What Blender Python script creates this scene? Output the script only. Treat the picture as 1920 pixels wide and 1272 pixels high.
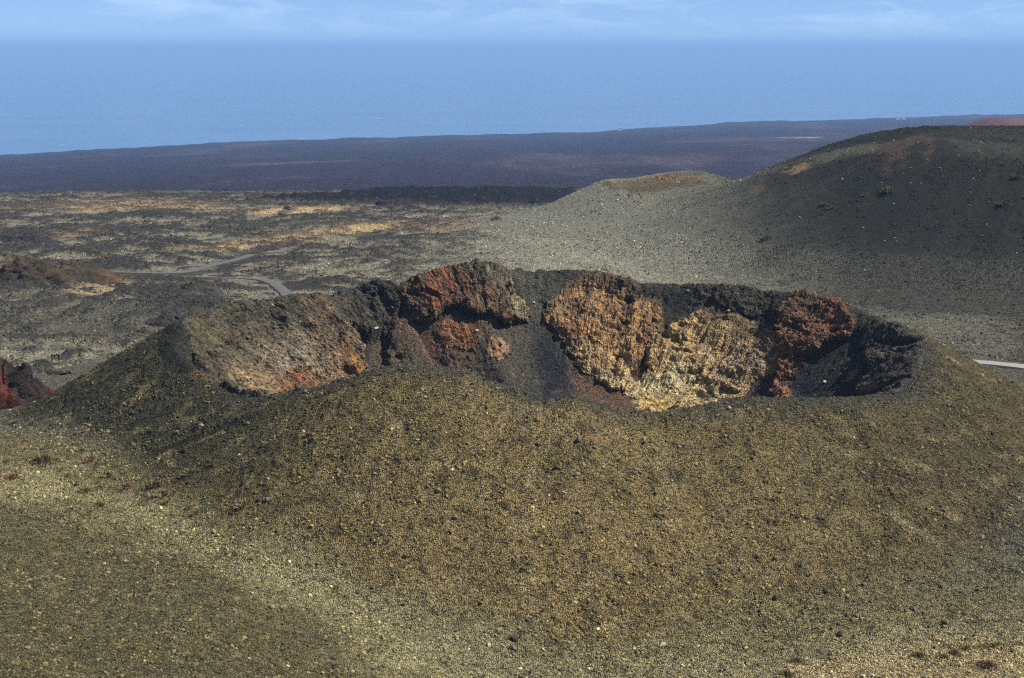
import bpy, math, random
import numpy as np

# ------------------------------------------------------------------ scene, camera, light
for o in list(bpy.data.objects):
    bpy.data.objects.remove(o)
S = bpy.context.scene
COL = S.collection
rng = np.random.default_rng(7)
random.seed(7)

CAM = np.array([0.0, 0.0, 80.0])
FPX = 2667.0                      # focal length in pixels of the 1920 px wide photograph
HORIZON = 96.0                    # photograph row of the sea horizon
PITCH = math.atan((636.0 - HORIZON) / FPX)
SEA = -330.0

cam_d = bpy.data.cameras.new('camera')
cam = bpy.data.objects.new('camera', cam_d)
COL.objects.link(cam)
cam_d.sensor_width = 36.0
cam_d.lens = 36.0 * FPX / 1920.0
cam_d.clip_start = 1.0
cam_d.clip_end = 400000.0
cam.location = CAM
cam.rotation_euler = (math.pi / 2 - PITCH, 0, 0)
S.camera = cam

SUN_AZ, SUN_EL = math.radians(97), math.radians(48)      # azimuth clockwise from +Y
TOSUN = np.array([math.sin(SUN_AZ) * math.cos(SUN_EL), math.cos(SUN_AZ) * math.cos(SUN_EL), math.sin(SUN_EL)])
W = bpy.data.worlds.new('World')
S.world = W
W.use_nodes = True
wn, wl = W.node_tree.nodes, W.node_tree.links
wn.clear()
w_out = wn.new('ShaderNodeOutputWorld')
w_bg = wn.new('ShaderNodeBackground')
sky = wn.new('ShaderNodeTexSky')
sky.sky_type = 'NISHITA'
sky.sun_disc = False
sky.sun_elevation = SUN_EL
sky.sun_rotation = SUN_AZ
sky.altitude = 400
sky.air_density = 0.3
sky.dust_density = 0.0
sky.ozone_density = 3.0
w_bg.inputs['Strength'].default_value = 0.088
# thin cirrus over the whole sky
w_tc = wn.new('ShaderNodeTexCoord')
w_map = wn.new('ShaderNodeMapping')
w_map.inputs['Scale'].default_value = (14, 14, 60)
w_noise = wn.new('ShaderNodeTexNoise')
w_noise.inputs['Scale'].default_value = 1.0
w_noise.inputs['Detail'].default_value = 7
w_noise.inputs['Roughness'].default_value = 0.62
w_noise.inputs['Distortion'].default_value = 0.6
w_ramp = wn.new('ShaderNodeMapRange')
w_ramp.inputs['From Min'].default_value = 0.45
w_ramp.inputs['From Max'].default_value = 0.8
w_ramp.inputs['To Min'].default_value = 0.0
w_ramp.inputs['To Max'].default_value = 0.9
w_tint = wn.new('ShaderNodeMix')
w_tint.data_type = 'RGBA'
w_tint.blend_type = 'MULTIPLY'
w_tint.inputs['Factor'].default_value = 1.0
w_tint.inputs[7].default_value = (1.0, 1.0, 1.0, 1)
w_mix = wn.new('ShaderNodeMix')
w_mix.data_type = 'RGBA'
w_mix.inputs[7].default_value = (5.4, 6.9, 8.6, 1)
wl.new(w_tc.outputs['Generated'], w_map.inputs['Vector'])
wl.new(w_map.outputs['Vector'], w_noise.inputs['Vector'])
wl.new(w_noise.outputs['Fac'], w_ramp.inputs['Value'])
wl.new(sky.outputs['Color'], w_tint.inputs[6])
wl.new(w_tint.outputs[2], w_mix.inputs[6])
wl.new(w_ramp.outputs['Result'], w_mix.inputs['Factor'])
wl.new(w_mix.outputs[2], w_bg.inputs['Color'])
wl.new(w_bg.outputs['Background'], w_out.inputs['Surface'])

sun_d = bpy.data.lights.new('sun', 'SUN')
sun_d.energy = 5.0
sun_d.angle = math.radians(0.5)
sun_d.color = (1.0, 0.95, 0.87)
sun = bpy.data.objects.new('sun', sun_d)
COL.objects.link(sun)
sun.location = TOSUN * 500
sun.rotation_euler = (math.pi / 2 - SUN_EL, 0, math.pi - SUN_AZ)

S.view_settings.view_transform = 'Standard'
S.view_settings.look = 'None'
S.view_settings.gamma = 1.0
S.view_settings.use_curve_mapping = False
S.view_settings.exposure = 0.7
S.cycles.max_bounces = 4
S.cycles.diffuse_bounces = 2
S.cycles.glossy_bounces = 2
S.cycles.transparent_max_bounces = 4
S.cycles.volume_bounces = 0
S.cycles.use_denoising = False
S.cycles.filter_width = 1.2

# ------------------------------------------------------------------ noise
def _h(i, j, k, seed):
    h = (i.astype(np.int64) * 374761393 + j.astype(np.int64) * 668265263 + k.astype(np.int64) * 2147483647 + seed * 1274126177) & 0xFFFFFFFF
    h = ((h ^ (h >> 13)) * 1274126177) & 0xFFFFFFFF
    return (h ^ (h >> 16)) & 0xFFFFFFFF

_ang = np.arange(256) * (2 * math.pi / 256)
_gx, _gy = np.cos(_ang), np.sin(_ang)
_g3 = np.random.default_rng(1).normal(size=(256, 3))
_g3 /= np.linalg.norm(_g3, axis=1)[:, None]

def n2(x, y, seed=0):
    """gradient noise, about -1..1"""
    xi, yi = np.floor(x), np.floor(y)
    fx, fy = x - xi, y - yi
    u = fx * fx * fx * (fx * (fx * 6 - 15) + 10)
    v = fy * fy * fy * (fy * (fy * 6 - 15) + 10)
    z = np.zeros_like(xi)
    def c(a, b):
        g = _h(xi + a, yi + b, z, seed) & 255
        return _gx[g] * (fx - a) + _gy[g] * (fy - b)
    a0 = c(0, 0); a1 = c(1, 0); b0 = c(0, 1); b1 = c(1, 1)
    return 1.45 * ((a0 + u * (a1 - a0)) * (1 - v) + (b0 + u * (b1 - b0)) * v)

def n3(x, y, z, seed=0):
    xi, yi, zi = np.floor(x), np.floor(y), np.floor(z)
    fx, fy, fz = x - xi, y - yi, z - zi
    u = fx * fx * (3 - 2 * fx); v = fy * fy * (3 - 2 * fy); w = fz * fz * (3 - 2 * fz)
    r = 0
    for a in (0, 1):
        for b in (0, 1):
            for c in (0, 1):
                g = _g3[_h(xi + a, yi + b, zi + c, seed) & 255]
                d = g[:, 0] * (fx - a) + g[:, 1] * (fy - b) + g[:, 2] * (fz - c)
                r = r + d * (u if a else 1 - u) * (v if b else 1 - v) * (w if c else 1 - w)
    return 1.5 * r

def fbm2(x, y, wave, octs=4, gain=0.5, seed=0):
    r, a, f, t = 0, 1.0, 1.0 / wave, 0
    for k in range(octs):
        r = r + a * n2(x * f + 17.3 * k, y * f - 9.1 * k, seed + k)
        t += a; a *= gain; f *= 2.03
    return r / t * 1.4

def ridge2(x, y, wave, octs=4, gain=0.55, seed=0):
    r, a, f, t = 0, 1.0, 1.0 / wave, 0
    for k in range(octs):
        r = r + a * (1 - np.abs(n2(x * f + 7.7 * k, y * f + 3.1 * k, seed + k)) * 1.6)
        t += a; a *= gain; f *= 2.1
    return r / t

def cells3(x, y, z, size, seed=0):
    """nearest feature point: random value of the cell and F2-F1"""
    x, y, z = x / size, y / size, z / size
    xi, yi, zi = np.floor(x), np.floor(y), np.floor(z)
    d1 = np.full(x.shape, 9.0); d2 = np.full(x.shape, 9.0); val = np.zeros(x.shape)
    for a in (-1, 0, 1):
        for b in (-1, 0, 1):
            for c in (-1, 0, 1):
                h = _h(xi + a, yi + b, zi + c, seed)
                px = a + (h & 1023) / 1023.0 - (x - xi)
                py = b + ((h >> 10) & 1023) / 1023.0 - (y - yi)
                pz = c + ((h >> 20) & 1023) / 1023.0 - (z - zi)
                d = px * px + py * py + pz * pz
                n = d < d1
                d2 = np.where(n, d1, np.minimum(d2, d))
                d1 = np.where(n, d, d1)
                val = np.where(n, ((h * 2654435761) & 0xFFFF) / 65535.0, val)
    return val, np.sqrt(d2) - np.sqrt(d1)

def sstep(a, b, x):
    t = np.clip((x - a) / (b - a), 0, 1)
    return t * t * (3 - 2 * t)

def smax(a, b, k):
    h = np.clip(0.5 + 0.5 * (a - b) / k, 0, 1)
    return b + (a - b) * h + k * h * (1 - h)

# ------------------------------------------------------------------ picture rays
def ray(px, py):
    cx = (px - 960.0) / FPX
    cy = -(py - 636.0) / FPX
    cp, sp = math.cos(PITCH), math.sin(PITCH)
    d = np.array([cx, cp + cy * sp, -sp + cy * cp])
    return d / d[1]                                     # unit of forward distance

def pt(px, py, y):
    """point of the world seen at a pixel, y metres in front of the camera"""
    return CAM + ray(px, py) * y

def hit(px, py, f, y0, y1, n=900):
    """first point of the ground f(x, y) seen at a pixel"""
    ys = np.linspace(y0, y1, n)
    d = ray(px, py)
    x = d[0] * ys; z = CAM[2] + d[2] * ys
    g = z - f(x, ys)
    b = np.nonzero(g < 0)[0]
    if len(b) == 0:
        k = int(np.argmin(g)); yy = ys[k]
    elif b[0] == 0:
        yy = ys[0]
    else:
        k = b[0]; t = g[k - 1] / (g[k - 1] - g[k]); yy = ys[k - 1] + t * (ys[k] - ys[k - 1])
    return d[0] * yy, yy

def poly_px(pts, f, y0, y1):
    return np.array([hit(a, b, f, y0, y1) for a, b in pts])

def sdist(x, y, P):
    """signed distance to a polygon, positive inside"""
    inside = np.zeros(x.shape, bool); d = np.full(x.shape, 1e9)
    n = len(P)
    for i in range(n):
        ax, ay = P[i]; bx, by = P[(i + 1) % n]
        ex, ey = bx - ax, by - ay
        t = np.clip(((x - ax) * ex + (y - ay) * ey) / (ex * ex + ey * ey + 1e-9), 0, 1)
        d = np.minimum(d, np.hypot(x - ax - t * ex, y - ay - t * ey))
        c = (ay > y) != (by > y)
        if ey != 0:
            inside ^= c & (x < ex * (y - ay) / ey + ax)
    return np.where(inside, d, -d)

# ------------------------------------------------------------------ the ground, without the crater cone
# trough between the near hillside and the cone
TX = np.array([-160, -110, -83, -35, -4, 9, 42, 90, 160])
TY = np.array([252, 240, 230, 203, 186, 181, 174, 176, 185])
TZ = np.array([14, 13, 12, 10.5, 5, 2.5, 3.5, 4.5, 4])

def plain(x, y):
    z = 18 - 0.038 * y
    far = np.maximum(y - 1020, 0)
    drop = 32 * sstep(0, 350, far) + far * 0.032
    z = z + far * 0.038 - drop
    # down to the coast
    return z

_cr = [(-400, 322), (-100, 303), (0, 297), (60, 293), (340, 278), (470, 271), (720, 263), (1090, 254), (1230, 243), (1400, 233), (1550, 229), (1700, 225), (1820, 219), (1920, 218), (2100, 214), (2500, 206)]
_ca, _cd = [], []
for a, b in _cr:
    d = ray(a, b); t = (SEA - CAM[2]) / d[2]
    _ca.append(math.atan2(d[0], 1.0)); _cd.append(t * math.hypot(d[0], 1.0))

def coast_dist(x, y):
    a = np.arctan2(x, y)
    return np.interp(a, _ca, _cd) * (1 + 0.012 * n2(a * 28, a * 0 + 3.3, 77) + 0.006 * n2(a * 90, a * 0 + 5.1, 78))

HILL = (262.0, 650.0)

def hill_big(x, y):
    r = np.hypot((x - HILL[0]) / 1.05, (y - HILL[1]) / 0.95)
    t = np.clip(r / 225.0, 0, 1)
    h = 68 * (1 - t * t) ** 1.55
    z = h + 18 - 0.038 * y
    cap = 44.0 + 0.02 * (x - 200) + 1.2 * np.sin(x / 23.0)
    z2 = -smax(-z, -cap, 9.0)
    return np.where(h > 0.01, h + (z2 - z) * sstep(0, 30, h), h)

CONE_B = (74.0, 738.0)

def hill_small(x, y):
    r = np.hypot(x - CONE_B[0], (y - CONE_B[1]))
    a = np.arctan2(y - CONE_B[1], x - CONE_B[0])
    R = 23 + 2.5 * np.sin(2 * a + 0.6) + 1.2 * np.sin(5 * a)
    top = 23.0 + 2.8 * np.sin(a - 0.1) + 0.9 * np.sin(3 * a - 1.5)
    e = np.maximum(r - R, 0)
    out = top - 0.46 * (np.sqrt(e ** 2 + 9) - 3) + 0.14 * np.maximum(e - 25, 0) * sstep(25, 60, e)
    inn = top - 0.62 * np.minimum(np.maximum(R - r, 0), 16)
    z = np.where(r > R, out, inn)
    return z

def ground0(x, y):
    P = plain(x, y)
    yt = np.interp(x, TX, TY); zt = np.interp(x, TX, TZ)
    s = np.maximum(yt - y, 0)
    near = zt + 0.00125 * s * s
    near = np.minimum(near, 76 - 0.25 * np.maximum(0, y))  # crest under the camera
    near = near * 1.0
    b = sstep(-5, 75, y - yt)
    z = near * (1 - b) + np.where(b > 0, P, 0) * b
    hb = hill_big(x, y)
    z = z + hb
    hs = P + hill_small(x, y) + 0.45 * hb
    z = np.where(y > 350, smax(z, hs, 11.0), z)
    # far plain runs down to the shore
    dist = np.hypot(x, y)
    cd = coast_dist(x, y)
    u = np.clip((dist - 1250) / np.maximum(cd - 1250, 1), 0, None)
    z1 = -62 + (SEA + 12 + 62) * np.clip(u, 0, 1) ** 0.95
    w = sstep(1050, 1450, dist)
    z = z * (1 - w) + np.minimum(z1, 60) * w
    z = np.where(u > 1, SEA + 12 - 18 * sstep(1.0, 1.012, u), z)
    return z

# ------------------------------------------------------------------ the crater cone
CX, CY = 8.0, 268.0
RIM_PX = [(335, 606, 272), (400, 581, 284), (470, 567, 292), (560, 554, 300), (600, 551, 303), (622, 560, 315), (660, 541, 320), (700, 527, 321), (735, 524, 320),
          (747, 540, 318), (790, 516, 320), (850, 498, 322), (890, 491, 323), (930, 499, 324), (950, 506, 323), (1000, 508, 326), (1080, 506, 327), (1130, 511, 326),
          (1170, 521, 324), (1200, 531, 322), (1280, 535, 319), (1370, 534, 315), (1440, 546, 311), (1490, 551, 306), (1510, 549, 304), (1550, 560, 300), (1600, 580, 293),
          (1650, 600, 285), (1690, 613, 279), (1722, 640, 270), (1730, 668, 262), (1715, 700, 252), (1680, 732, 243),
          (1600, 746, 235), (1500, 746, 230), (1400, 746, 227), (1350, 748, 226), (1290, 757, 224), (1210, 770, 222), (1150, 763, 221), (1080, 745, 220),
          (1020, 741, 220), (960, 728, 221), (870, 697, 223), (800, 687, 225), (740, 684, 227), (700, 693, 229), (660, 711, 231), (600, 723, 233), (540, 735, 236),
          (490, 738, 240), (450, 734, 244), (420, 723, 248), (400, 711, 251), (355, 690, 256), (325, 655, 263)]
_rp = np.array([pt(*p) for p in RIM_PX])
_ra = np.arctan2(_rp[:, 1] - CY, _rp[:, 0] - CX)
_rr = np.hypot(_rp[:, 0] - CX, _rp[:, 1] - CY)
_o = np.argsort(_ra)
_ra, _rr, _rz = _ra[_o], _rr[_o], _rp[_o, 2]
_ra3 = np.concatenate([_ra - 2 * math.pi, _ra, _ra + 2 * math.pi])
_tt = np.linspace(-math.pi, math.pi, 1441)
def _smooth(v):
    w = np.interp(_tt, _ra3, np.tile(v, 3))
    k = np.exp(-np.linspace(-2, 2, 9) ** 2); k /= k.sum()
    p = np.concatenate([w[-5:-1], w, w[1:5]])
    return np.convolve(p, k, 'valid')
_RT, _ZT = _smooth(_rr), _smooth(_rz)

_k = np.exp(-np.linspace(-2.2, 2.2, 181) ** 2); _k /= _k.sum()
_RS = np.convolve(np.concatenate([_RT[-91:-1], _RT, _RT[1:91]]), _k, 'valid')

def rim(th):
    return np.interp(th, _tt, _RT), np.interp(th, _tt, _ZT)

def cone_env(x, y):
    """the cone with its inner walls at the level of the outcrops"""
    dx, dy = x - CX, y - CY
    r = np.hypot(dx, dy); th = np.arctan2(dy, dx)
    R, zr = rim(th)
    fr = sstep(0.1, -0.6, np.sin(th))                      # 1 on the camera's side
    w = 1.2 + 3.6 * fr
    d = np.maximum(r - R, 0)
    flank = 0.55 - 0.03 * np.cos(th) - 0.02 * fr
    out = zr - flank * (np.sqrt(d * d + w * w) - w)
    s = np.maximum(R - r, 0)
    w2 = 0.8 + 1.6 * fr
    kth = sstep(math.radians(141), math.radians(134), th) * sstep(math.radians(-5), math.radians(15), th)
    s = s + kth * (np.interp(th, _tt, _RS) - R) * sstep(4, 13, s)
    s = np.maximum(s, 0)
    s2 = np.sqrt(s * s + w2 * w2) - w2
    steep = 0.88
    drop = np.where(s2 < 26, s2 * steep, 26 * steep + (s2 - 26) * 0.55)
    inn = zr - drop
    inn = -smax(-inn, -(-4 + 0 * inn), 4) if False else smax(inn, -5 + 0.02 * inn, 5)
    return np.where(r > R, out, inn)

Y0, Y1 = 205.0, 345.0
OUTCROPS_PX = {
    'chunk': [(338, 600), (470, 556), (600, 542), (640, 590), (675, 650), (694, 690), (650, 715), (540, 740), (450, 738), (398, 714)],
    'dark_cliff': [(622, 552), (660, 530), (700, 515), (742, 512), (750, 560), (744, 588), (700, 610), (660, 602), (637, 588)],
    'red_dome': [(750, 548), (790, 505), (850, 488), (890, 481), (944, 496), (972, 540), (1002, 584), (986, 597), (930, 592), (880, 576), (845, 566), (815, 588), (778, 600), (756, 580)],
    'red_lump': [(815, 603), (850, 592), (885, 605), (893, 635), (872, 649), (835, 646)],
    'pale_lump': [(912, 625), (945, 625), (953, 650), (939, 669), (918, 661)],
    'orange': [(1046, 545), (1070, 520), (1120, 508), (1180, 520), (1205, 546), (1240, 560), (1252, 606), (1226, 632), (1210, 660), (1184, 690), (1196, 732), (1178, 745), (1140, 724), (1118, 702), (1092, 692), (1078, 657), (1058, 642), (1048, 612), (1016, 600), (1030, 575)],
    'tan': [(1214, 646), (1235, 610), (1270, 588), (1330, 576), (1400, 586), (1455, 604), (1463, 650), (1455, 690), (1420, 702), (1392, 737), (1350, 752), (1290, 764), (1208, 776), (1180, 738), (1186, 706), (1216, 690)],
    'upper_dark': [(1285, 532), (1400, 532), (1448, 546), (1452, 582), (1380, 574), (1310, 562)],
    'red_block': [(1466, 575), (1490, 548), (1512, 542), (1560, 562), (1614, 600), (1590, 628), (1545, 642), (1522, 660), (1482, 692), (1456, 722), (1460, 640)],
    'small_rock': [(1444, 732), (1460, 709), (1480, 707), (1488, 728), (1479, 748), (1455, 745)],
    'right_dark': [(1612, 640), (1640, 606), (1695, 608), (1735, 645), (1735, 685), (1704, 720), (1672, 738), (1640, 722), (1604, 728), (1632, 690)],
    'tan_streak': [(1572, 714), (1598, 682), (1616, 678), (1602, 700)],
}
OUT = {k: poly_px(v, cone_env, Y0, Y1) for k, v in OUTCROPS_PX.items()}
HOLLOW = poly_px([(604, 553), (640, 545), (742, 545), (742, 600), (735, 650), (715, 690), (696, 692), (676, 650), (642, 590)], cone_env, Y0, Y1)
DEPTH = {'chunk': 1.0, 'dark_cliff': 1.0, 'red_dome': 1.0, 'red_lump': 0.55, 'pale_lump': 0.55, 'orange': 0.9, 'tan': 0.75, 'upper_dark': 0.7,
         'red_block': 1.0, 'small_rock': 0.6, 'right_dark': 0.9, 'tan_streak': 0.35}

EDGE = {'red_dome': 0.9, 'chunk': 0.7, 'red_block': 1.2, 'dark_cliff': 1.2, 'small_rock': 1.0}

def wall_fields(x, y):
    """how much each point of the crater wall stands proud (0..1), with ragged edges"""
    jx = x + 1.7 * fbm2(x, y, 7.0, 5, 0.65, seed=40)
    jy = y + 1.7 * fbm2(x, y, 7.0, 5, 0.65, seed=50)
    nz = fbm2(x, y, 12.0, 2, seed=47)
    proud = np.zeros(x.shape); ids = np.full(x.shape, -1)
    for i, (k, P) in enumerate(OUT.items()):
        d = sdist(jx, jy, P)
        e = EDGE.get(k, 2.2) * (0.5 + np.clip(0.5 + 0.6 * nz, 0, 1))
        v = sstep(-0.5 * e, 0.8 * e, d) * DEPTH[k]
        ids = np.where((d > 0) & (v >= proud), i, ids)
        proud = np.maximum(proud, v)
    proud = proud * (0.86 + 0.25 * fbm2(x, y, 8.0, 3, seed=45))
    hollow = sstep(-0.5, 2.5, sdist(jx, jy, HOLLOW))
    return proud, ids, hollow

def cone_full(x, y, fields=None):
    z = cone_env(x, y)
    dx, dy = x - CX, y - CY
    r = np.hypot(dx, dy); th = np.arctan2(dy, dx)
    R, zr = rim(th)
    s = R - r
    m = s > -3
    if fields is None:
        proud = np.zeros(x.shape); hollow = np.zeros(x.shape)
        if m.any():
            a, b, c = wall_fields(x[m], y[m]); proud[m] = a; hollow[m] = c
    else:
        proud, hollow = fields
    back = sstep(-0.35, 0.0, np.sin(th))
    dig = (1 - proud) * (1.35 * sstep(0.5, 6, s) * back * sstep(50, 36, s) + 3.2 * hollow * sstep(1.0, 7, s))
    return z - dig

def world0(x, y):
    return smax(cone_full(x, y), ground0(x, y), 5.0)

# ------------------------------------------------------------------ colours of the ground
def c8(r, g, b):
    v = np.array([r, g, b]) / 255.0
    return np.where(v <= 0.04045, v / 12.92, ((v + 0.055) / 1.055) ** 2.4)

def paint(col, m, c):
    col += (np.asarray(c)[None, :] - col) * np.clip(m, 0, 1)[:, None]

PAINTS = [   # outline in the photograph, albedo, softness in metres, strength
    # crater wall, broad first
    ([(240, 665), (300, 630), (338, 604), (365, 640), (402, 702), (352, 700), (290, 690)], (0.026, 0.027, 0.020), 1.2, 0.95),
    ([(350, 704), (400, 706), (425, 722), (385, 722)], (0.14, 0.090, 0.034), 1.0, 0.7),
    ([(600, 560), (760, 545), (830, 600), (900, 600), (1000, 600), (1010, 660), (940, 720), (870, 700), (740, 685), (690, 690)], (0.120, 0.098, 0.064), 2.0, 0.9),
    ([(752, 590), (800, 600), (830, 640), (865, 690), (870, 700), (830, 690), (790, 650), (757, 610)], (0.185, 0.100, 0.070), 2.2, 0.95),
    ([(815, 600), (890, 595), (900, 640), (860, 660), (830, 650)], (0.20, 0.075, 0.035), 1.0, 0.7),
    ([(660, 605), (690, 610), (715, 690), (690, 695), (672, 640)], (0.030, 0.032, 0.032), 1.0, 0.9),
    ([(900, 640), (960, 600), (1000, 588), (1040, 600), (1060, 660), (1082, 742), (1000, 745), (930, 725), (890, 690)], (0.078, 0.074, 0.056), 2.5, 0.9),
    ([(990, 600), (1028, 602), (1050, 650), (1072, 720), (1078, 745), (1012, 745), (1004, 690)], (0.026, 0.029, 0.033), 2.2, 0.95),
    ([(890, 650), (910, 650), (940, 720), (915, 715)], (0.035, 0.036, 0.038), 1.8, 0.8),
    ([(940, 505), (1040, 510), (1050, 560), (1030, 600), (1000, 590), (975, 540)], (0.098, 0.096, 0.072), 1.5, 0.9),
    ([(1062, 670), (1100, 712), (1150, 725), (1185, 742), (1205, 772), (1150, 765), (1085, 745)], (0.145, 0.085, 0.055), 1.2, 0.95),
    ([(1195, 640), (1235, 640), (1222, 690), (1190, 705), (1175, 700)], (0.12, 0.040, 0.025), 1.0, 0.9),
    ([(1240, 540), (1300, 545), (1290, 580), (1240, 605)], (0.035, 0.038, 0.036), 1.0, 0.9),
    ([(1300, 560), (1460, 575), (1462, 605), (1400, 590), (1330, 578)], (0.055, 0.050, 0.038), 1.0, 0.9),
    ([(1375, 748), (1400, 715), (1460, 690), (1470, 700), (1445, 745)], (0.085, 0.055, 0.052), 1.0, 0.95),
    ([(1445, 745), (1480, 695), (1540, 645), (1600, 620), (1625, 640), (1640, 690), (1600, 745), (1500, 750)], (0.036, 0.040, 0.042), 1.0, 1.0),
]

def ext(o):
    return OUT[o]

# ------------------------------------------------------------------ mesh helpers
def new_mesh(name, co, quads, col=None, mat=None, smooth=True, extra=None):
    me = bpy.data.meshes.new(name)
    nv, nf = len(co), len(quads)
    me.vertices.add(nv)
    me.vertices.foreach_set('co', np.ascontiguousarray(co, np.float32).ravel())
    k = quads.shape[1]
    me.loops.add(nf * k)
    me.loops.foreach_set('vertex_index', np.ascontiguousarray(quads, np.int32).ravel())
    me.polygons.add(nf)
    me.polygons.foreach_set('loop_start', np.arange(nf, dtype=np.int32) * k)
    me.polygons.foreach_set('use_smooth', np.full(nf, smooth))
    me.update(calc_edges=True)
    if col is not None:
        a = me.attributes.new('tint', 'FLOAT_COLOR', 'POINT')
        c4 = np.ones((nv, 4), np.float32); c4[:, :3] = col
        a.data.foreach_set('color', c4.ravel())
    for nme, v in (extra or {}).items():
        a = me.attributes.new(nme, 'FLOAT', 'POINT')
        a.data.foreach_set('value', np.ascontiguousarray(v, np.float32))
    if mat:
        me.materials.append(mat)
    return me

def link(name, me, kind=None, label=None, cat=None, group=None, parent=None):
    o = bpy.data.objects.new(name, me)
    COL.objects.link(o)
    if kind: o['kind'] = kind
    if label: o['label'] = label
    if cat: o['category'] = cat
    if group: o['group'] = group
    if parent: o.parent = parent
    return o

def submesh(co, quads, keep, col):
    q = quads[keep]
    used, inv = np.unique(q, return_inverse=True)
    return co[used], inv.reshape(q.shape), col[used]

# ------------------------------------------------------------------ materials
def ground_mat(name, cell, contrast, bump, bump_size, grain=0.5, rough=0.95, instancer=False):
    m = bpy.data.materials.new(name)
    m.use_nodes = True
    N, L = m.node_tree.nodes, m.node_tree.links
    b = N['Principled BSDF']
    b.inputs['Roughness'].default_value = rough
    b.inputs['Specular IOR Level'].default_value = 0.12
    at = N.new('ShaderNodeAttribute'); at.attribute_name = 'tint'
    if instancer: at.attribute_type = 'INSTANCER'
    tc = N.new('ShaderNodeTexCoord')
    vo = N.new('ShaderNodeTexVoronoi'); vo.inputs['Scale'].default_value = 1.0 / cell
    no = N.new('ShaderNodeTexNoise'); no.inputs['Scale'].default_value = 1.0 / (cell * grain); no.inputs['Detail'].default_value = 6; no.inputs['Roughness'].default_value = 0.7
    sep = N.new('ShaderNodeSeparateColor')
    mr = N.new('ShaderNodeMapRange'); mr.inputs['To Min'].default_value = 1 - contrast; mr.inputs['To Max'].default_value = 1 + contrast * 1.1
    mr2 = N.new('ShaderNodeMapRange'); mr2.inputs['From Min'].default_value = 0.3; mr2.inputs['From Max'].default_value = 0.7
    mr2.inputs['To Min'].default_value = 1 - contrast * 0.7; mr2.inputs['To Max'].default_value = 1 + contrast * 0.7
    mu = N.new('ShaderNodeMath'); mu.operation = 'MULTIPLY'
    sc = N.new('ShaderNodeVectorMath'); sc.operation = 'SCALE'
    L.new(tc.outputs['Object'], vo.inputs['Vector']); L.new(tc.outputs['Object'], no.inputs['Vector'])
    L.new(vo.outputs['Color'], sep.inputs['Color']); L.new(sep.outputs['Red'], mr.inputs['Value'])
    L.new(no.outputs['Fac'], mr2.inputs['Value'])
    L.new(mr.outputs['Result'], mu.inputs[0]); L.new(mr2.outputs['Result'], mu.inputs[1])
    L.new(at.outputs['Color'], sc.inputs[0]); L.new(mu.outputs['Value'], sc.inputs['Scale'])
    L.new(sc.outputs['Vector'], b.inputs['Base Color'])
    n_b = N.new('ShaderNodeTexNoise'); n_b.inputs['Scale'].default_value = 1.0 / bump_size; n_b.inputs['Detail'].default_value = 5; n_b.inputs['Roughness'].default_value = 0.65
    L.new(tc.outputs['Object'], n_b.inputs['Vector'])
    ad = N.new('ShaderNodeMath'); ad.operation = 'SUBTRACT'
    L.new(n_b.outputs['Fac'], ad.inputs[0]); L.new(vo.outputs['Distance'], ad.inputs[1])
    bu = N.new('ShaderNodeBump'); bu.inputs['Strength'].default_value = 1.0; bu.inputs['Distance'].default_value = bump
    L.new(ad.outputs['Value'], bu.inputs['Height']); L.new(bu.outputs['Normal'], b.inputs['Normal'])
    return m

M_SCORIA = ground_mat('scoria_gravel', 0.22, 0.85, 0.42, 0.5)
M_ROCK = ground_mat('lava_rock', 0.45, 0.40, 0.30, 0.8)
M_LAVA = ground_mat('lava_field', 0.6, 0.62, 0.60, 1.5)
M_FAR = ground_mat('far_lava', 9.0, 0.45, 6.0, 25.0)
M_STONE = ground_mat('loose_scoria', 0.2, 0.30, 0.05, 0.1, instancer=True)

NEAR = [
    ([(-20, 880), (60, 890), (250, 930), (420, 1000), (600, 1080), (760, 1160), (900, 1240), (1000, 1290), (800, 1290), (560, 1120), (380, 1040), (200, 960), (-20, 925)], (0.285, 0.248, 0.128), 9, 0.88),
    ([(420, 980), (620, 1020), (850, 1120), (1000, 1200), (1150, 1290), (900, 1290), (700, 1150), (520, 1070)], (0.200, 0.180, 0.105), 9, 0.7),
    ([(1000, 1290), (1200, 1200), (1480, 1210), (1640, 1190), (1960, 1150), (1960, 1290)], (0.250, 0.212, 0.122), 8, 0.8),
    ([(1420, 1290), (1480, 1245), (1640, 1225), (1800, 1200), (1960, 1190), (1960, 1290)], (0.320, 0.250, 0.135), 3, 0.85)]
def near_paint(col, x, y, w):
    """the near hillside and the hollow at its foot"""
    yt = np.interp(x, TX, TY)
    a = fbm2(x, y, 5.0, 4, 0.65, seed=220); b = fbm2(x, y, 1.8, 2, 0.6, seed=5); c = fbm2(x, y, 14.0, 4, 0.6, seed=225)
    new = np.tile(np.array([0.140, 0.122, 0.060]), (len(x), 1))
    paint(new, 0.8 * sstep(0, 30, yt - y + 10 * c), (0.098, 0.084, 0.040))
    for pts, cc, soft, k in NEAR_W:
        paint(new, k * sstep(-soft, soft, sdist(x, y, pts) + soft * 0.9 * c), cc)
    paint(new, 0.75 * sstep(0.1, 0.8, a), (0.062, 0.058, 0.032))
    paint(new, 0.6 * sstep(0.15, 0.7, b), (0.050, 0.048, 0.030))
    paint(new, 0.5 * sstep(0.1, 0.8, -b), (0.215, 0.190, 0.105))
    new[:, 2] *= 0.93; new *= 1.14
    paint(new, 0.9 * sstep(6, 32, y - yt), (0.115, 0.108, 0.082))
    k = w[:, None]
    col[:] = col * (1 - k) + new * k

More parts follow.
